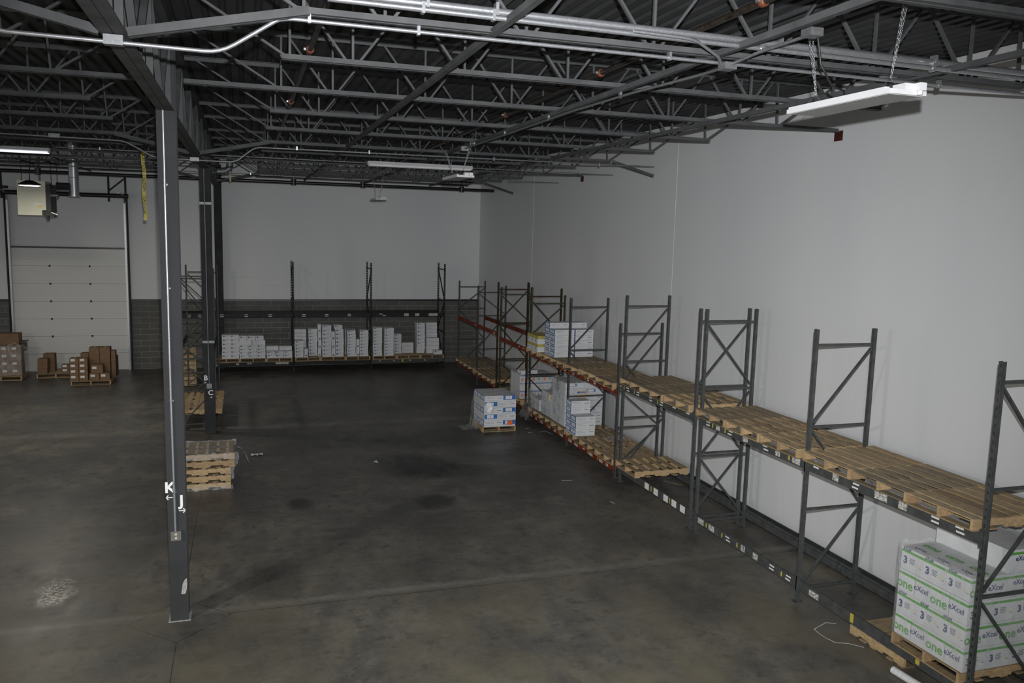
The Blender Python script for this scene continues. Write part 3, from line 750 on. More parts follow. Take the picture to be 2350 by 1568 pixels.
for i, (y0, y1, zl, zh, h, m, nm) in enumerate(bays):
    L = y1-y0; cn = 'grey' if m is rack_grey else 'orange'
    for lev, z in (('low', zl), ('upper', zh)):
        big = {0: .6, 1: .4}.get(i, .1) if lev == 'upper' else .6
        st = rs(7 if i < 2 else 6, L, h, i*7+(lev == 'low'), big)
        if i > 4: st = st[:2]
        if lev == 'low' and i == 2: st = [(L-(15.16-yy)+0, .015, .17, .125, label_white) for yy in (13.93, 13.56, 13.17, 12.86, 12.55)]+[(13.75-y0, .03, .03, .1, yellow_mark), (13.02-y0, .03, .03, .1, yellow_mark)]
        if lev == 'low' and i == 0: st = [(8.2-y0, .02, .06, .12, yellow_mark), (8.95-y0, .02, .2, .08, label_peel), (7.1-y0, .03, .06, .09, yellow_mark)]
        beam(XB, (y0, y1), z, h, m, '%s front rack beam, %s level of the %s along the right wall' % (cn, lev, nm), 'y', 'front rack beams along the right wall', st)
        beam(XD+.04, (y0, y1), z, h, m, '%s rear rack beam, %s level of the %s along the right wall' % (cn, lev, nm), 'y', 'rear rack beams along the right wall', (), rowside=1)

# back wall racking
YF, YR = 29.93, 30.98
BX = [-1.14, 1.60, 4.33, 7.05]
BN = ['left', 'second', 'third', 'right']
for x, nm in zip(BX, BN):
    upright(YF, YR, x, 3.9, rack_dark, 'dark rack frame against the back wall, %s' % {'left': 'leftmost, beside the columns', 'second': 'second from the left', 'third': 'third from the left', 'right': 'rightmost'}[nm], 1 if nm != 'third' else -1, (.2, 1.35, 2.53), axis='y', group='back wall rack frames')
for i in range(-1, 3):
    x0, x1 = (BX[i]+.04, BX[i+1]-.04) if i >= 0 else (-2.3, BX[0]-.04)
    nm = ['left bay', 'middle bay', 'right bay', 'bay behind the columns'][i]
    L = x1-x0
    for lev, z in (('low', .26), ('upper', 1.95)):
        if i == -1 and lev == 'low': continue
        st = []
        if lev == 'upper':
            for f in (.12, .42, .72):
                st += [(f*L, .09, .12, .018, label_white), (f*L+(.12 if i == 2 else .0), .03, .12, .018, label_white)]
            if i == 2: st = st[:2]+[(1.25, .02, .17, .1, label_peel), (1.65, .02, .16, .1, label_peel), (2.25, .02, .34, .1, label_peel)]
        elif i == 0: st = [(.1, .02, .1, .04, label_peel), (.8, .03, .1, .06, label_peel), (1.2, .05, .15, .05, label_peel), (2.3, .03, .45, .07, label_peel)]
        elif i == 2: st = [(.28, .04, .05, .05, yellow_mark), (.8, .04, .05, .05, yellow_mark), (1.12, .01, .05, .11, yellow_mark), (1.4, .04, .05, .05, yellow_mark), (1.95, .04, .05, .05, yellow_mark)]
        beam(YF-.04, (x0, x1), z, .13, rack_dark if i < 2 or lev == 'upper' else rack_grey, 'dark front rack beam at the back wall, %s level of the %s' % (lev, nm), 'x', 'back wall rack beams', st)
        beam(YR+.04, (x0, x1), z, .13, rack_dark, 'dark rear rack beam at the back wall, %s level of the %s' % (lev, nm), 'x', 'back wall rear rack beams', (), rowside=1)
# racking beside the columns on the left
LF = [(21.6, -1.55, -.80, 4.0, 'nearest, beside the middle column'), (24.4, -1.74, -.84, 3.9, 'second one back'), (27.1, -1.72, -.82, 3.88, 'third one back')]
for (y, xa, xb, h, nm) in LF:
    upright(xa, xb, y, h, rack_grey, 'grey rack frame behind the near column, ' + nm, 1, (.15, .98, 1.8, 2.75), None, group='rack frames beside the columns')
for (x, nm) in ((-1.6, 'left'), (-.80, 'right')):
    for z, lv in ((.2, 'low'), (1.95, 'upper')):
        beam(x, (21.66, 24.34), z, .13, rack_grey, 'grey rack beam between the columns, %s side, %s level' % (nm, lv), 'y', 'rack beams beside the columns', ())

# ---------------------------------------------------------------- pallets
def pallet_proto(L, W, m, seed, nb=8, end=None):
    """L along x (stringers), W along y (deck boards)"""
    q = random.Random(seed); r = empty('pallet'); H = .14
    for i, y in enumerate((-W/2+.019, 0, W/2-.019)):
        b_ = MB()
        # notched stringer
        n1, n2 = L*.16, L*.36
        poly = [(-L/2, .017), (-L/2+n1, .017), (-L/2+n1+.02, .05), (-L/2+n2, .05), (-L/2+n2+.02, .017), (L/2-n2-.02, .017), (L/2-n2, .05), (L/2-n1-.02, .05), (L/2-n1, .017), (L/2, .017), (L/2, H-.017), (-L/2, H-.017)]
        k = len(poly)
        vs = [(p_[0], yy, p_[1]) for yy in (y-.019, y+.019) for p_ in poly]
        b_.add(vs, [(j, (j+1) % k, (j+1) % k+k, j+k) for j in range(k)] + [tuple(range(k))[::-1], tuple(range(k, 2*k))])
        b_.build('stringer', wood_fresh if end is None else m, r)
    xs = -L/2; wds = [q.choice((.10, .13, .145)) for _ in range(nb)]; gap = (L-sum(wds))/(nb-1)
    if gap < .008: f = (L-.008*(nb-1))/sum(wds); wds = [a_*f for a_ in wds]; gap = .008
    for w_ in wds:
        t = q.uniform(-.004, .004)
        b_ = MB().box(xs, xs+w_, -W/2+t, W/2+t, H-.017, H-.001+q.uniform(-.002, .002)); b_.build('deck_board', m, r); xs += w_+gap
    for x in (-L/2, -L/4-.05, 0, L/4-.05, L/2-.1):
        MB().box(x, x+.1, -W/2, W/2, 0, .016).build('bottom_board', m, r)
    return r
PP = {}
PCOUNT = {}
def pallet(x, y, z, label, group, kind='a', rz=0, L=1.19, W=.915):
    key = (kind, L, W)
    if key not in PP:
        m = {'a': wood, 'b': wood_worn, 'c': wood}[kind[0]]
        PP[key] = pallet_proto(L, W, m, len(PP)+3, {'a': 7, 'b': 7, 'c': 6}[kind[0]]); o = PP[key]
    else: o = copy_tree(PP[key])
    o.location = (x, y, z); o.rotation_euler = (0, 0, rz); tag(o, label, 'pallet', group)
    return o
POS = ['nearest the camera', 'in the middle', 'farthest back']
xc = 7.26+.595
for i, (y0, y1, zl, zh, h, m, nm) in enumerate(bays):
    if i >= 5: break
    L = (y1-y0+.03)/3
    W = round(L-.022, 3)
    for k in range(3):
        y = y0-.015+L*(k+.5)
        if i == 0 and k == 2: y -= .0
        kind = 'abacabaab'[(i*3+k) % 9] if i < 2 else 'babbabcbb'[(i*3+k) % 9]
        pallet(xc+rnd.uniform(-.025, .045), y, zh+h+.001, 'wooden pallet on the upper beams of the %s, %s' % (nm.split(',')[0], POS[k]), 'pallets on the right wall racks', kind, rnd.uniform(-.011, .011), W=W)
        if i in (3, 4) or (i == 2 and k == 2):
            pallet(xc+(.08 if i > 2 else 0), y, zl+h+.001, 'wooden pallet on the low beams of the %s, %s' % (nm.split(',')[0], POS[k]), 'pallets on the right wall racks', 'acb'[(i+k) % 3], rnd.uniform(-.004, .004), W=W)
for k, (y, W) in enumerate(((24.80, 1.02), (25.86, 1.02), (27.11, 1.16), (28.32, 1.16))):
    pallet(xc, y, .406, 'weathered pallet low in the back right corner, %s from the near end' % ORD[k], 'pallets on the right wall racks', 'b', 0, W=W)
pallet(xc+.02, 21.95, .326, 'pallet under the orange labelled cartons', 'pallets on the right wall racks', 'a', 0, W=.93)
pallet(xc+.02, 23.05, .326, 'empty pallet behind the orange labelled cartons', 'pallets on the right wall racks', 'b', 0, W=.93)
# pallet under the green striped cartons, loose pallet turned on the floor
pallet(xc+.02, 6.95, .346, 'pallet under the green striped cartons at the lower right', 'pallets on the right wall racks', 'a', 0, W=.99)
pallet(7.98, 7.86, .001, 'loose pallet on the floor under the nearest low beam', 'pallets on the floor', 'c', PI/2, L=.93, W=1.05)
# back wall pallets
for i in range(3):
    for k in range(3):
        x = BX[i]+.04+(2.65/3)*(k+.5)
        pallet(x, 30.36, .391, 'pallet under cartons at the back wall, %s bay, %s of three' % (['left', 'middle', 'right'][i], ['left', 'middle', 'right'][k]), 'pallets on the back wall rack', 'abc'[(i+k) % 3] if k else 'a', PI/2, W=.875)
# pallets by the columns
for k, y in enumerate((22.45, 23.7)):
    pallet(-1.15, y, .331, 'pale pallet lying beside the middle column, %s one' % ['front', 'rear'][k], 'pallets beside the middle column', 'cc'[k], 0, L=1.08, W=1.18)
for k in range(2):
    o = pallet(-2.08+.0*k, 27.75+.16*k, .02, 'pallet standing on edge behind the near column, %s one' % ['front', 'rear'][k], 'pallets standing on edge', 'a', 0, L=1.19, W=.76)
    o.rotation_euler = (PI/2-.06, 0, 0); o.rotation_euler = (0, 0, 0)
    o.matrix_world = Matrix.Translation((-1.90, 27.75+.2*k, .62)) @ Matrix.Rotation(PI/2, 4, 'X') @ Matrix.Rotation(PI/2, 4, 'Z')
# wrapped stack by the near column
for k in range(5):
    wx = 1.2 if k > 2 else 1.13
    pallet(-.86-(0 if k > 2 else .04), 16.97+.01*k, .001+.1415*k, 'weathered pallet in the film-wrapped stack beside the near column, %s from the floor' % ORD[k], 'stacked pallets in film', 'bbbcb'[k], .02, L=wx, W=1.0)

# ---------------------------------------------------------------- cartons
def slab(face, w_, d, h, u0, v0, u1, v1, t=.0012):
    """thin mark on a carton face, u,v in metres from the lower left corner as seen from outside"""
    if face == 'F': return (u0, u1, -t, 0, v0, v1)                 # -y face, u along +x
    if face == 'L': return (-t, 0, d-u1, d-u0, v0, v1)             # -x face, u along -y
    if face == 'T': return (u0, u1, v0, v1, h, h+t)
CM = {}
def carton(x, y, z, w_, d, h, m, label, group, marks=(), texts=(), lid=None, name='carton', rz=0, cat='carton'):
    """corner (x,y,z) front left bottom; w along x, d along y"""
    k = (round(w_, 3), round(d, 3), round(h, 3), m.name, lid)
    if k not in CM:
        b_ = MB(); e = .002
        b_.box(0, w_, 0, d, 0, h-e)
        if lid: b_.box(-.003, w_+.003, -.003, d+.003, h-lid, h)
        CM[k] = b_.mesh('carton', m)
    o = link(name, CM[k]); o.location = (x, y, z); o.rotation_euler = (0, 0, rz); tag(o, label, cat, group)
    last = None
    for mk in marks:
        face, u0, v0, u1, v1, mm, nm = mk[:7]; t = mk[7] if len(mk) > 7 else .0015
        kk = ('m', face, round(w_, 3), round(d, 3), round(h, 3), u0, v0, u1, v1, mm.name, t)
        if kk not in CM: CM[kk] = MB().box(*slab(face, w_, d, h, u0, v0, u1, v1, t+(.003 if lid else 0))).mesh(nm, mm)
        par = o
        if nm in ('label_field', 'print_line') and last and last[0] in ('blue_panel', 'shipping_label'): par = last[1]
        c_ = link(nm, CM[kk], par)
        if nm in ('blue_panel', 'shipping_label'): last = (nm, c_)
        elif nm not in ('label_field', 'print_line'): last = None
    for (face, body, size, u, v, mm, bold) in texts:
        off = .004+(.003 if lid else 0)
        if face == 'F': place_text('lettering', o, body, size, mm, (u, -off, v), (1, 0, 0), (0, 0, 1), bold)
        if face == 'L': place_text('lettering', o, body, size, mm, (-off, d-u, v), (0, -1, 0), (0, 0, 1), bold)
        if face == 'T': place_text('lettering', o, body, size, mm, (u, v, h+off), (0, -1, 0), (1, 0, 0), bold)
    return o

# back wall cartons: x0, x1, front y, z0, height each, count, type, name
from_px = []
F0 = CAMH
def unY(u, v, Y):
    d = f_*1.0 + r2*((u-1175)/foc) - u2*((v-784)/foc)
    return V((0, 0, CAMH)) + d*(Y/d.y)
def unZ(u, v, Z):
    d = f_*1.0 + r2*((u-1175)/foc) - u2*((v-784)/foc)
    return V((0, 0, CAMH)) + d*((Z-CAMH)/d.z)
ZP = .533
def logo_marks(h, dense=True):
    return [('F', .035, h*.52, .085, h*.86, blue_logo, 'logo'), ('F', .1, h*.66, .17, h*.74, print_grey, 'print_line')]
stackdef = [ # crop origin x, x0, x1, ytop, ybot, n, type, place, y override
 (490, -135, 20, 680, 1245, 6, 'L', 'tall stack glimpsed behind the rack frame at the far left', 29.78),
 (490, 196, 376, 680, 1235, 6, 'L', 'first stack of the left bay', 29.78),
 (490, 378, 570, 675, 1228, 6, 'L', 'second stack of the left bay', 29.78),
 (490, 585, 776, 905, 1222, 4, 'L', 'third stack of the left bay', 29.78),
 (490, 783, 972, 905, 1218, 4, 'L', 'fourth stack of the left bay', 29.78),
 (490, 978, 1165, 903, 1215, 4, 'L', 'fifth stack of the left bay', 29.78),
 (490, 1197, 1385, 1040, 1203, 2, 'L', 'sixth stack of the left bay', 29.78),
 (490, 1391, 1580, 1037, 1200, 2, 'L', 'seventh stack of the left bay', 29.78),
 (490, 1587, 1775, 1033, 1195, 2, 'L', 'eighth stack of the left bay', 29.78),
 (660, 162, 356, 805, 1175, 5, 'L', 'first stack of the middle bay', 29.78),
 (660, 158, 420, 545, 1180, 7, 'P', 'plain stack behind the first one in the middle bay', 30.25),
 (660, 378, 458, 985, 1175, 1, 'N', 'foot of the first stack in the middle bay', 29.78),
 (660, 475, 668, 538, 1115, 8, 'L', 'second tall stack of the middle bay, set back', 30.12),
 (660, 690, 757, 440, 1130, 4, 'N', 'narrow column left of the tallest stack in the middle bay', 30.0),
 (660, 785, 980, 460, 1163, 8, 'L', 'tallest stack of the middle bay', 29.78),
 (660, 987, 1070, 595, 1158, 3, 'N', 'narrow column between the two tallest stacks', 29.78),
 (660, 1078, 1262, 455, 1156, 8, 'L', 'second tallest stack of the middle bay', 29.78),
 (660, 1290, 1525, 545, 1120, 8, 'P', 'plain stack behind the fourth front one in the middle bay', 30.25),
 (660, 1345, 1535, 575, 1150, 8, 'L', 'fourth front stack of the middle bay', 29.78),
 (660, 1542, 1615, 770, 1145, 2, 'N', 'narrow column near the right end of the middle bay', 29.78),
 (660, 1625, 1815, 570, 1140, 8, 'L', 'rightmost stack of the middle bay', 29.78),
 (840, 162, 362, 508, 1135, 9, 'L', 'first stack of the right bay', 29.78),
 (840, 412, 626, 518, 1135, 9, 'L', 'second stack of the right bay', 29.78),
 (840, 632, 798, 650, 1068, 6, 'L', 'shaded stack set back in the right bay', 30.2),
 (840, 803, 1066, 845, 1050, 3, 'P', 'low plain stack of the right bay', 30.3),
 (840, 1140, 1327, 405, 1062, 8, 'L', 'tallest stack of the right bay', 30.22),
 (840, 1345, 1600, 395, 1085, 9, 'P', 'tall plain stack of the right bay', 30.4),
 (840, 1360, 1640, 742, 1078, 4, 'P', 'front plain stack of the right bay', 30.1),
 (840, 1528, 1722, 1022, 1108, 1, 'L', 'right end of the back wall rack', 29.85)]
XEND = {}
def do_stack(ox, x0, x1, yt, yb, n_, ty, place, Y, zoff=None):
    A = unY(ox+x0/9.8, 700+yb/9.8, Y); B = unY(ox+x1/9.8, 700+yt/9.8, Y)
    zt = B.z; z0 = ZP if zoff is None else zoff
    if ty == 'P' and 'set back' in place: pass
    h = (zt-z0)/n_
    dpt = {'L': .42, 'P': .29, 'N': .42}[ty]
    if Y > 30.05 and ty == 'L': dpt = .40
    if 'right end of the back' in place: dpt = .26
    for i in range(n_):
        jx = rnd.uniform(-.008, .008); w_ = B.x-A.x-.004
        if i == n_-1 and n_ == 8 and '660' in str(ox) and 'second tallest' in place: jx -= .05
        if ty == 'L':
            mk = logo_marks(h) if not ('tallest stack of the right' in place and i < 2) else ()
            t = 'white blue-logo carton'
        elif ty == 'P': mk = [('F', .02, h*.03, w_-.02, h*.06, print_grey, 'seam')]; t = 'plain white carton'
        else: mk = [('F', w_*.3, h*.12, w_*.75, h*.28, blue_logo, 'logo')]; t = 'white carton on end'
        place2 = place.replace(' of the ', ', ').replace(' in the ', ', ').replace('stack glimpsed behind the rack frame at the', 'stack behind the')
        lab = '%s, %s' % (t, place2) if n_ == 1 else '%s, %s up, %s' % (t, ORD[i], place2)
        carton(A.x+jx, Y+rnd.uniform(-.01, .01), z0+h*i, w_, dpt, h-.001, carton_white, lab, 'white cartons on the back wall rack', mk, lid=None)
    return A.x, B.x, zt
for sd in stackdef: do_stack(*sd)
zt4 = unY(600, 700+905/9.8, 29.78).z
for (x0, x1, nm) in ((577, 862, 'left'), (868, 1158, 'right')):
    do_stack(490, x0, x1, 795, 900, 1, 'P', 'lying on the left bay third to fifth stacks, %s one' % nm, 29.80, zt4)
zt5 = unY(600, 700+795/9.8, 29.80).z
for (x0, x1, nm) in ((575, 743, 'left'), (750, 935, 'middle'), (942, 1124, 'right')):
    do_stack(490, x0, x1, 697, 780, 1, 'L', '%s of three at the very top, left bay' % nm, 29.80, zt5)
zt6 = unY(600, 700+1037/9.8, 29.78).z
for (x0, x1, nm) in ((1185, 1465, 'left'), (1472, 1758, 'right')):
    do_stack(490, x0, x1, 925, 1012, 1, 'P', '%s one on the low stacks, left bay' % nm, 29.80, zt6)
# blue-trimmed cartons on the right wall rack
def bluebox(x, y, z, w_, d, h, label, group, front=True, side=True):
    mk = []; tx = []
    if side:   # blue frame with a white panel on the short -x end
        mk += [('L', .008, h*.2, d-.012, h-.004, blue, 'blue_panel'), ('L', .045, h*.33, d-.055, h-.022, label_white, 'label_field', .0025),
               ('L', d*.35, h*.62, d*.62, h*.68, print_grey, 'print_line', .0032), ('L', d*.35, h*.48, d*.55, h*.53, print_grey, 'print_line', .0032)]
    if front == True:
        mk += [('F', w_*.06, h*.72, w_*.3, h*.76, print_grey, 'print_line'), ('F', w_*.06, h*.55, w_*.55, h*.58, print_grey, 'print_line'),
               ('F', w_*.70, h*.55, w_*.73, h*.68, blue_dark, 'brand_mark'), ('F', w_*.745, h*.57, w_*.93, h*.64, blue_dark, 'brand_mark'), ('F', 0.0, h*.235, w_, h*.25, print_grey, 'lid_line')]
    if front == 'blue':
        mk += [('F', .005, h*.3, w_-.005, h-.003, blue, 'blue_panel'), ('F', w_*.2, h*.4, w_*.7, h-.015, label_white, 'label_field', .0025), ('F', w_*.45, h*.5, w_*.5, h*.8, print_grey, 'print_line', .0032), ('F', w_*.25, h*.7, w_*.35, h*.74, print_grey, 'print_line', .0032)]
    o = carton(x+rnd.uniform(-.004, .004), y, z, w_, d, h-.0015, carton_white, label, group, mk)
    return o
G1 = 'blue-trimmed cartons on the upper level'
for nm, x, y, n_, sd in (('front left', 7.29, 18.97, 5, True), ('rear left', 7.285, 19.33, 6, True), ('front right', 7.84, 18.97, 5, True), ('rear right', 7.80, 19.33, 6, True)):
    for i in range(n_):
        bluebox(x, y, 1.897+.145+.1385*i, .51 if x < 7.5 else .48, .345, .1385, 'blue-ended carton, upper rack, %s stack, %s from the bottom' % (nm, ORD[i]), G1)
G2 = 'blue-trimmed cartons on the low rack'
zb = .392
for nm, y, n_ in (('front', 17.50, 3), ('second', 17.825, 5)):
    for i in range(n_): bluebox(7.32, y, zb+.1555*i, .485, .32, .1555, 'blue-ended carton, low rack, %s bare stack, %s from the bottom' % (nm, ORD[i]), G2)
# yellow banded cartons
for lv in range(2):
    for k in range(3):
        h = .208; d = .265; w_ = .42; y = 19.90+.272*k
        carton(7.17, y, 2.043+h*lv, w_, d, h-.001, carton_white, 'yellow-banded white carton, %s row, %s from the near end' % (['bottom', 'top'][lv], ORD[k]), 'yellow banded cartons on the upper level',
               [('L', 0, h*.62, d, h-.001, yellow_box, 'yellow_band'), ('F', 0, h*.62, w_, h-.001, yellow_box, 'yellow_band'), ('T', 0, 0, w_, d, yellow_box, 'yellow_lid'),
                ('L', d*.2, h*.36, d*.55, h*.46, blue_dark, 'brand_mark'), ('L', d*.45, h*.2, d*.68, h*.24, print_grey, 'print_line'), ('F', w_*.5, h*.74, w_*.62, h*.86, label_white, 'emblem', .0025)])

def load(x0, y0, z0, nx, ny, nz, w_, d, h, base, group, alt=True, marks=None, m=carton_white):
    """brick pattern of cartons; returns top z"""
    for k in range(nz):
        for i in range(nx):
            for j in range(ny):
                if j and i and k < nz-1: continue
                mk = marks(k, i, j, w_, d, h) if marks else ()
                carton(x0+w_*i+rnd.uniform(0, .004), y0+d*j, z0+h*k, w_-.003, d-.003, h-.0015, m,
                       '%s, %s up, %s back, %s from aisle' % (base, ORD[k], ORD[j], ORD[i]), group, mk)
# low stack with orange square label, on its own pallet in the aisle
pallet(6.17, 20.33, .001, 'pallet on the floor under the blue and white carton stack', 'pallets on the floor', 'a', PI/2, L=.95, W=.90)
sx0, sy0, sz0, sh_ = 5.75, 19.82, .145, .162
for k in range(5):
    z = sz0+sh_*k; first = k % 2 == 0
    if first: row = [(sx0, .50, True), (sx0+.50, .345, 'blue')]
    else: row = [(sx0+.01, .345, 'blue'), (sx0+.355, .50, True)]
    for j, (x, w_, fr) in enumerate(row):
        for q in range(3 if w_ > .4 else 2):
            dd = .335 if w_ > .4 else .5
            if w_ < .4 and q == 1: dd = .5
            if q and k < 4 and not (j == 0): continue
            o = bluebox(x, sy0+dd*q, z, w_-.003, dd-.003, sh_, 'aisle stack carton, %s layer, %s side, %s, %s back' % (ORD[k], ['left', 'right'][j], 'long' if w_ > .4 else 'short', ORD[q]), 'cartons of the aisle stack', front=fr if q == 0 else False, side=(j == 0 and w_ > .4))
            if k == 0 and j == 1 and q == 0:
                l_ = MB().box(.12, .26, -.006, -.0045, .03, .14).build('square_label', orange_label, o); l_['label'] = 'bright orange square label'
o = MB().box(6.02, 6.12, 20.1, 20.13, sz0+5*sh_, sz0+5*sh_+.002).build('paper_slip', label_white); tag(o, 'small paper slip lying on top of the aisle stack', 'paper')

# big carton loads on the low orange bays
def m_plain(k, i, j, w_, d, h):
    if j == 0: return [('F', .01, h*.08, w_-.015, h*.12, print_grey, 'lid_line')] + ([('F', w_*.1, h*.45, w_*.6, h*.9, blue, 'blue_panel'), ('F', w_*.2, h*.52, w_*.5, h*.85, label_white, 'label_field', .0025)] if (k+i) % 3 == 0 else [('F', w_*.7, h*.5, w_*.92, h*.6, print_grey, 'brand_mark')])
    if i == 0: return [('L', d*.3, h*.3, d*.7, h*.9, blue, 'blue_panel'), ('L', d*.38, h*.38, d*.62, h*.82, label_white, 'label_field', .0025)] if (k+j) % 2 else ()
    return ()
load(7.42, 18.48, zb, 2, 3, 7, .5, .29, .155, 'wrapped carton of the tall load', 'wrapped cartons on the low rack', marks=m_plain)
load(7.42, 19.42, zb, 2, 2, 4, .5, .36, .155, 'wrapped carton of the shorter load', 'wrapped cartons on the low rack', marks=m_plain)
load(7.40, 20.25, zb, 2, 2, 2, .5, .33, .155, 'white carton of the lowest heap', 'wrapped cartons on the low rack', marks=m_plain)
o = MB().box(7.72, 8.0, 18.462, 18.468, 1.0, 1.28).build('delivery_sheet', core_paper); tag(o, 'cream delivery sheet with a blue header on the wrapped load', 'paper')
MB().box(7.73, 7.95, 18.458, 18.462, 1.22, 1.26).build('header', blue, o)
for z in (1.15, 1.1, 1.06): MB().box(7.76, 7.88, 18.459, 18.462, z, z+.008).build('print_line', print_grey, o)
def m_orange(k, i, j, w_, d, h):
    if j: return ()
    out = [('F', 0, h*.84, w_, h*.97, blue, 'blue_stripe')]
    if k != 1: out += [('F', w_*.1, h*.25, w_*.3, h*.62, orange_label, 'orange_label'), ('F', w_*.6, h*.35, w_*.75, h*.62, print_grey, 'print_block'), ('F', w_*.36, h*.5, w_*.48, h*.56, print_grey, 'print_line')]
    return out
load(7.30, 21.62, .466, 3, 2, 3, .335, .42, .225, 'blue striped carton with orange labels', 'blue striped cartons', marks=m_orange)
carton(7.36, 21.7, .466+.68, .48, .34, .11, carton_white, 'plain white carton on top of the blue striped load', 'blue striped cartons')

# green striped cartons at the lower right
g1 = 'green striped cartons'
def gband(face, W_, h, z0=.77, z1=.88): return (face, 0, round(h*z0, 4), W_, round(h*z1, 4), green, 'green_band')
def three(face, W_, h, u0=.0):
    return ([(face, round(u0+W_*.38, 4), round(h*(.55-.07*i), 4), round(u0+W_*(.62-.03*(i % 2)), 4), round(h*(.585-.07*i), 4), print_grey, 'print_line') for i in range(4)] +
            [(face, round(u0+W_*.7, 4), round(h*.36, 4), round(u0+W_*.8, 4), round(h*.4, 4), print_yellow, 'yellow_mark'), (face, round(u0+W_*.82, 4), round(h*.3, 4), round(u0+W_*.92, 4), round(h*.33, 4), print_grey, 'print_line')])
gz = .488; gh = .267; gx = 7.30; gy0 = 6.447
for k in range(4):
    z = gz+gh*k
    if k % 2 == 0:   # two long fronts
        L_, D_ = .492, .33
        for j in range(2):
            for i in range(3):
                if j and i: continue
                mk = [gband('L', L_, gh), ('L', round(L_*.5, 4), round(gh*.05, 4), round(L_*.51, 4), round(gh*.95, 4), print_grey, 'box_seam')] if i == 0 else []
                tx = [('L', 'one', .155, L_*.21, gh*.38, green, .0025), ('L', 'eXcel', .092, L_*.70, gh*.48, blue_dark, .001)] if i == 0 else []
                if j == 0: mk += [gband('F', D_, gh)]+three('F', D_, gh); tx += [('F', '3', .11, D_*.2, gh*.42, blue_dark, .004)]
                carton(gx+D_*i, gy0+L_*j, z, D_-.004, L_-.002, gh-.002, carton_white, 'green striped carton, %s layer, %s end, %s from the aisle' % (ORD[k], ['near', 'far'][j], ORD[i]), g1, mk, tx)
    else:
        L_, D_ = .328, .49
        for j in range(3):
            for i in range(2):
                if (k == 3 or j) and i == 1: continue
                ix = .012*(k == 3)
                mk = [gband('L', L_, gh)]+three('L', L_, gh) if i == 0 else []
                tx = [('L', '3', .12, L_*.2, gh*.42, blue_dark, .005), ('L', 'eXcel', .05, L_*.25, gh*.945, blue_dark, .001)] if i == 0 else []
                if j == 0: mk += [gband('F', D_, gh)]; tx += [('F', 'one', .155, D_*.21, gh*.38, green, .0025), ('F', 'eXcel', .092, D_*.7, gh*.48, blue_dark, .001)]
                if k == 3 and i == 0: tx += [('T', 'one', .15, D_*.55, L_*.45, green, .006), ('T', 'eXcel', .07, D_*.2, L_*.45, blue_dark, .001)]
                carton(gx+ix+D_*i, gy0+L_*j, z, D_-.004, L_-.002, gh-.002, carton_white, 'green striped carton, %s layer, %s from near end, %s from aisle' % (ORD[k], ORD[j], ['first', 'second'][i]), g1, mk, tx)
for k in range(2):
  for j in range(2):
    for i in range(1):
        L_ = .492; D_ = .62; z = gz+gh*3+gh*k
        if k == 1: z = gz+gh*4
        mk = [gband('F', D_, gh)]+three('F', D_, gh) if j == 0 else [('L', .0, round(gh*.75, 3), .05, round(gh*.9, 3), green, 'green_corner')]
        tx = [('F', 'eXcel', .08, D_*.3, gh*.6, blue_dark, .001)] if j == 0 else []
        carton(gx+.505, gy0+L_*j, z, D_, L_-.002, gh-.002, carton_white, 'large pale carton behind the green striped front row, %s, %s end' % (['lower', 'topmost'][k], ['near', 'far'][j]), g1, mk, tx)

# brown cartons near the overhead door
def brown(x, y, z, w_, d, h, label, lab=True, group='brown cartons near the overhead door', tape=False):
    mk = []
    if lab: mk = [('F', .035, round(h*.5, 3), .035+.12, round(h*.5+.07, 3), label_white, 'shipping_label'), ('F', .05, round(h*.5+.02, 3), .13, round(h*.5+.028, 3), print_grey, 'print_line', .003)]
    if tape: mk.append(('T', w_*.44, 0, w_*.56, d, tape_m, 'tape'))
    return carton(x, y, z, w_-.004, d, h-.002, carton_brown, label, group, mk)
pallet(-4.67, 28.98, .001, 'pallet under the right heap of brown cartons', 'pallets on the floor', 'a', PI/2, L=1.2, W=1.14)
pz = .143
for c in range(2):
    for i in range(4): brown(-5.26+.262*c, 28.4, pz+.178*i, .25, .36, .178, 'small labelled brown carton, right heap, %s front column, %s up' % (['left', 'right'][c], ORD[i]), tape=(i == 3))
for c in range(2): brown(-4.71+.3*c, 28.4, pz, .285, .4, .235, 'labelled brown carton at the foot of the right heap, %s one' % ['left', 'right'][c])
brown(-4.66, 28.42, pz+.236, .34, .34, .26, 'labelled brown carton sitting on the two at the foot of the right heap')
for c in range(2):
    for i in range(4): brown(-4.78+.31*c, 28.9, pz+.245*i, .3, .38, .245, 'large brown carton, back of right heap, %s column, %s up' % (['left', 'right'][c], ORD[i]), lab=False, tape=(i == 3))
for i in range(4): brown(-5.03, 28.9, pz+.2*i, .24, .38, .2, 'brown carton, back left of right heap, %s up' % ORD[i], lab=False)
for c in range(2):
    for i in range(4-c): brown(-4.15+.0*c, 28.95+.0+.32*c, pz+.215*i, .13, .3, .215, 'narrow brown carton, right side of right heap, %s row, %s up' % (ORD[c], ORD[i]), lab=False)
pallet(-5.95, 30.45, .001, 'half empty pallet with brown cartons before the overhead door', 'pallets on the floor', 'c', PI/2, L=1.1, W=1.12)
for i in range(3): brown(-6.49+.01*i, 29.95, pz+.163*i, .29, .34, .163, 'plain brown carton, left front of half empty pallet, %s up' % ORD[i], lab=False)
for i in range(4): brown(-6.38, 30.32, pz+.15*i, .33, .34, .15, 'brown carton, left rear of half empty pallet, %s up' % ORD[i], lab=False)
for i in range(2): brown(-5.78, 29.92, pz+.14*i, .23, .36, .14, 'labelled brown carton, right of half empty pallet, %s up' % ORD[i], tape=(i == 1))
pallet(-7.45, 30.1, .001, 'pallet under the film-wrapped brown cartons at the left edge', 'pallets on the floor', 'a', PI/2, L=1.0, W=1.18)
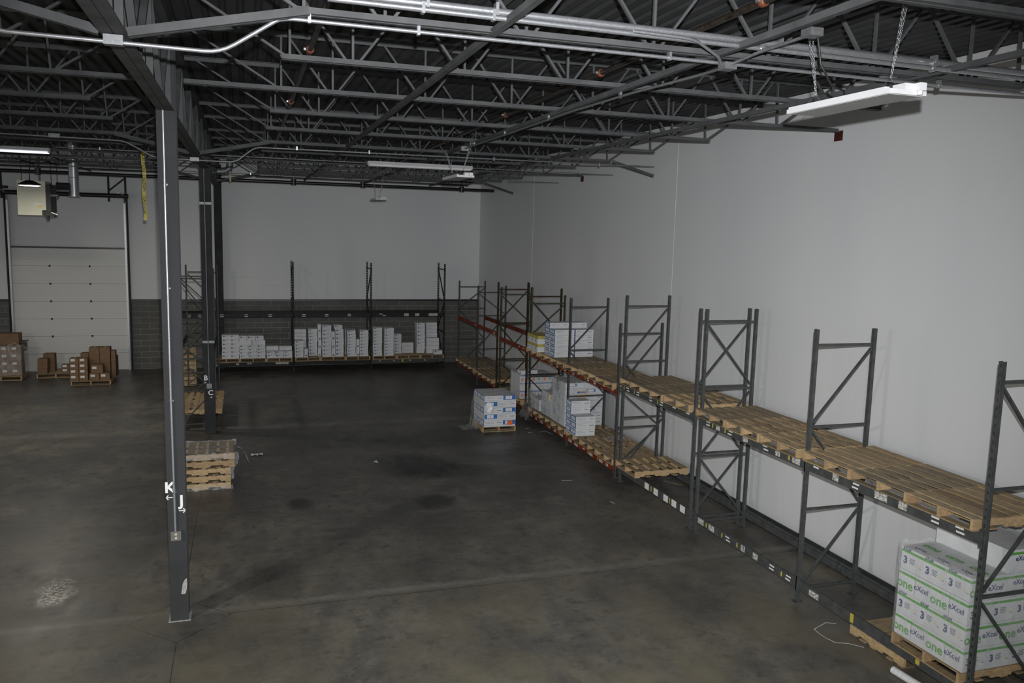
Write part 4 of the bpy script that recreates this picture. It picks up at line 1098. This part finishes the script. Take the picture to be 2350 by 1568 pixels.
for j in range(2):
    for c in range(4):
        for i in range(4):
            if j and i < 3: continue
            brown(-8.02+.288*c, 29.66+.45*j, pz+.243*i, .286, .44, .243, 'wrapped brown carton, %s row, %s column, %s layer' % (['front', 'rear'][j], ORD[c], ORD[i]), lab=(j == 0), group='wrapped brown cartons')
brown(-7.55, 29.85, pz+.98, .6, .45, .36, 'loose brown carton on top of the wrapped load at the left edge', lab=False, group='wrapped brown cartons')
b_ = MB(); b_.box(-7.0, -6.78, 29.85, 30.4, pz+1.06, pz+1.065); o = b_.build('cardboard_flap', carton_brown); tag(o, 'bent cardboard sheet sticking out over the wrapped brown load', 'cardboard')
o.rotation_euler = (0, 0, 0)

# ---------------------------------------------------------------- stretch film
def film_box(x0, x1, y0, y1, z0, z1, seed, label, name='stretch_film', amp=.012, top=True, ragged=.0, m=film_m):
    q = random.Random(seed); b_ = MB(); nz = max(4, int((z1-z0)/.05)); per = []
    def edge(pa, pb):
        n_ = max(2, int((V(pb)-V(pa)).length/.05)); return [V(pa).lerp(V(pb), i/n_) for i in range(n_)]
    per = edge((x0, y0, 0), (x1, y0, 0))+edge((x1, y0, 0), (x1, y1, 0))+edge((x1, y1, 0), (x0, y1, 0))+edge((x0, y1, 0), (x0, y0, 0))
    c = V(((x0+x1)/2, (y0+y1)/2, 0)); n_ = len(per); vs = []
    for k in range(nz+1):
        for i, p_ in enumerate(per):
            o_ = (p_-c).normalized()*(.006+q.uniform(0, amp)+.4*amp*math.sin(i*.9+k*.35))
            zz = z0+(z1-z0)*k/nz
            if k == nz: zz += q.uniform(-ragged, ragged)
            if k == 0: zz += q.uniform(0, .5*ragged)
            vs.append((p_.x+o_.x, p_.y+o_.y, zz))
    fs = [(k*n_+i, k*n_+(i+1) % n_, (k+1)*n_+(i+1) % n_, (k+1)*n_+i) for k in range(nz) for i in range(n_)]
    b_.add(vs, fs, True)
    o = b_.build(name, m); tag(o, label, 'plastic film'); return o
def crumple(c, sx, sy, sz, seed, label, n_=14, name='loose_film', m=film_m, cat='plastic film', shape=None):
    q = random.Random(seed); b_ = MB(); vs = []
    for i in range(n_+1):
        for j in range(n_+1):
            u, v = i/n_-.5, j/n_-.5
            p_ = shape(u, v) if shape else V((u*sx, v*sy, 0))
            a_ = sz
            vs.append((c[0]+p_.x+q.uniform(-a_, a_)*.4, c[1]+p_.y+q.uniform(-a_, a_)*.4, c[2]+p_.z+abs(q.uniform(-a_, a_))))
    b_.add(vs, [(i*(n_+1)+j, (i+1)*(n_+1)+j, (i+1)*(n_+1)+j+1, i*(n_+1)+j+1) for i in range(n_) for j in range(n_)], True)
    o = b_.build(name, m); tag(o, label, cat); return o
film_box(7.285, 8.46, 6.447, 7.445, .49, 1.60, 1, 'clear stretch film round the green striped cartons', ragged=.03, amp=.006)
film_box(7.41, 8.44, 18.47, 19.36, .42, 1.5, 2, 'clear film round the tall wrapped load on the low rack', ragged=.05, amp=.012)
film_box(7.41, 8.44, 19.4, 20.15, .41, 1.04, 3, 'clear film round the shorter wrapped load on the low rack', ragged=.05, amp=.014)
film_box(7.29, 8.32, 21.6, 22.48, .475, 1.16, 4, 'clear film round the blue striped cartons', ragged=.05, amp=.012)
film_box(-8.04, -6.86, 29.64, 30.57, .145, 1.15, 5, 'clear stretch film round the brown cartons at the left edge', ragged=.05, amp=.014)
film_box(-1.44, -.24, 16.46, 17.49, .60, .73, 6, 'clear film round the top of the pallet stack', ragged=.02, amp=.02)
film_box(-1.48, -.30, 16.45, 17.48, .0, .10, 7, 'clear film round the bottom of the pallet stack', ragged=.02, amp=.02)
crumple((-.28, 16.6, .15), .1, .1, .05, 8, 'twist of film hanging from the corner of the pallet stack', 10, shape=lambda u, v: V((u*.12+.06*math.sin(v*5), v*.1, (v+.5)*.5)))
crumple((-.2, 16.95, .50), .1, .1, .02, 18, 'loose tail of film trailing off the pallet stack', 8, shape=lambda u, v: V(((v+.5)*.22, u*.04, .2-(v+.5)**2*.35)))
crumple((-.85, 16.95, .735), 1.15, .98, .012, 19, 'clear film lying over the top of the pallet stack', 20)
crumple((7.45, 18.95, 1.35), .1, .1, .07, 9, 'crumpled clear film bunched at the top of the tall wrapped load', 14, shape=lambda u, v: V((-.06+.08*u, u*.35, v*.42)))
crumple((7.35, 20.5, .55), .1, .1, .07, 10, 'clear film spilling over the low beam beside the green frame', 14, shape=lambda u, v: V((-.10-.25*(.5-v)*(.5-v), u*.7, v*.75)))
crumple((5.76, 20.35, .45), .1, .1, .04, 11, 'torn clear film hanging down the left side of the aisle stack', 16, shape=lambda u, v: V((-.10*(.5-v)-.05, u*.8, v*.85)))
crumple((5.52, 20.3, .03), .55, .5, .05, 12, 'clear film lying on the floor left of the aisle stack', 12)
crumple((5.83, 19.74, .66), .1, .1, .02, 13, 'bunched white film tag on the front of the aisle stack', 8, m=foam_white, shape=lambda u, v: V((u*(.24-.2*abs(v)), -.01+.03*math.cos(u*4), v*.26)))
crumple((8.15, 17.0, .40), .55, .4, .05, 14, 'crumpled clear film lying on the low pallet beside the bare cartons', 12)
crumple((7.78, 21.95, 1.18), .75, .4, .05, 15, 'loose film draped over the blue striped load', 12)
crumple((7.55, 6.95, 1.565), .5, .8, .010, 16, 'wrinkled film across the top of the green striped cartons', 16)
crumple((-6.95, 29.66, 1.14), .1, .1, .05, 17, 'loose film pulled across the top corner of the wrapped brown load', 10, shape=lambda u, v: V((u*.5, v*.15, -.25*u)))
o = MB().tube([(7.36, 19.40, .86), (7.36, 19.40, 1.02)], .035, 12).build('film_core', core_paper); tag(o, 'brown cardboard core hanging in the crumpled film', 'tube')

# ---------------------------------------------------------------- litter on the floor
def strap(pts, label, w_=.012, m=white_enamel):
    b_ = MB(); P = [V((p_[0], p_[1], .004+(.01*math.sin(i*2) if 0 < i < len(pts)-1 else 0)+.004)) for i, p_ in enumerate(pts)]
    for a_, c in zip(P, P[1:]): b_.bar(a_, c, w_, .002)
    tag(b_.build('plastic_strap', m), label, 'strap', 'strapping scraps on the floor')
strap([(7.46, 8.59), (7.32, 8.63), (7.07, 8.54), (7.05, 8.40), (7.04, 8.26), (7.10, 8.16), (7.25, 8.09), (7.36, 7.95)], 'bent white strap lying on the floor near the loose pallet', .01)
strap([(6.93, 19.99), (7.06, 20.03)], 'short white strap on the floor, farther of the pair beside the aisle stack')
strap([(6.85, 19.55), (6.98, 19.58)], 'short white strap on the floor, nearer of the pair beside the aisle stack')
strap([(7.16, 19.55), (7.34, 19.62), (7.44, 19.3)], 'angled white strap on the floor below the low orange beam')
strap([(8.30, 14.95), (8.55, 14.6)], 'brown splinter on the floor under the third bay', .02, wood_fresh)
strap([(6.62, 13.98), (6.66, 13.86)], 'small white scrap in the open floor left of the third bay', .02)
strap([(6.2, 15.5), (6.42, 15.45)], 'faint white scrap farther back in the open floor', .02)
crumple((.19, 18.85, .01), .25, .12, .03, 21, 'scrap of clear film on the floor behind the wrapped pallet stack', 6, m=foam_white, cat='scrap')
crumple((2.67, 17.68, .01), .08, .16, .02, 22, 'tiny pale scrap on the open floor near the dark stain', 4, m=foam_white, cat='scrap')
o = MB().tube([(7.26, 7.35, .045), (7.32, 6.6, .045), (7.38, 5.9, .045)], .045, 14).build('cardboard_tube', foam_white); tag(o, 'grey tube lying on the floor at the bottom right', 'tube')
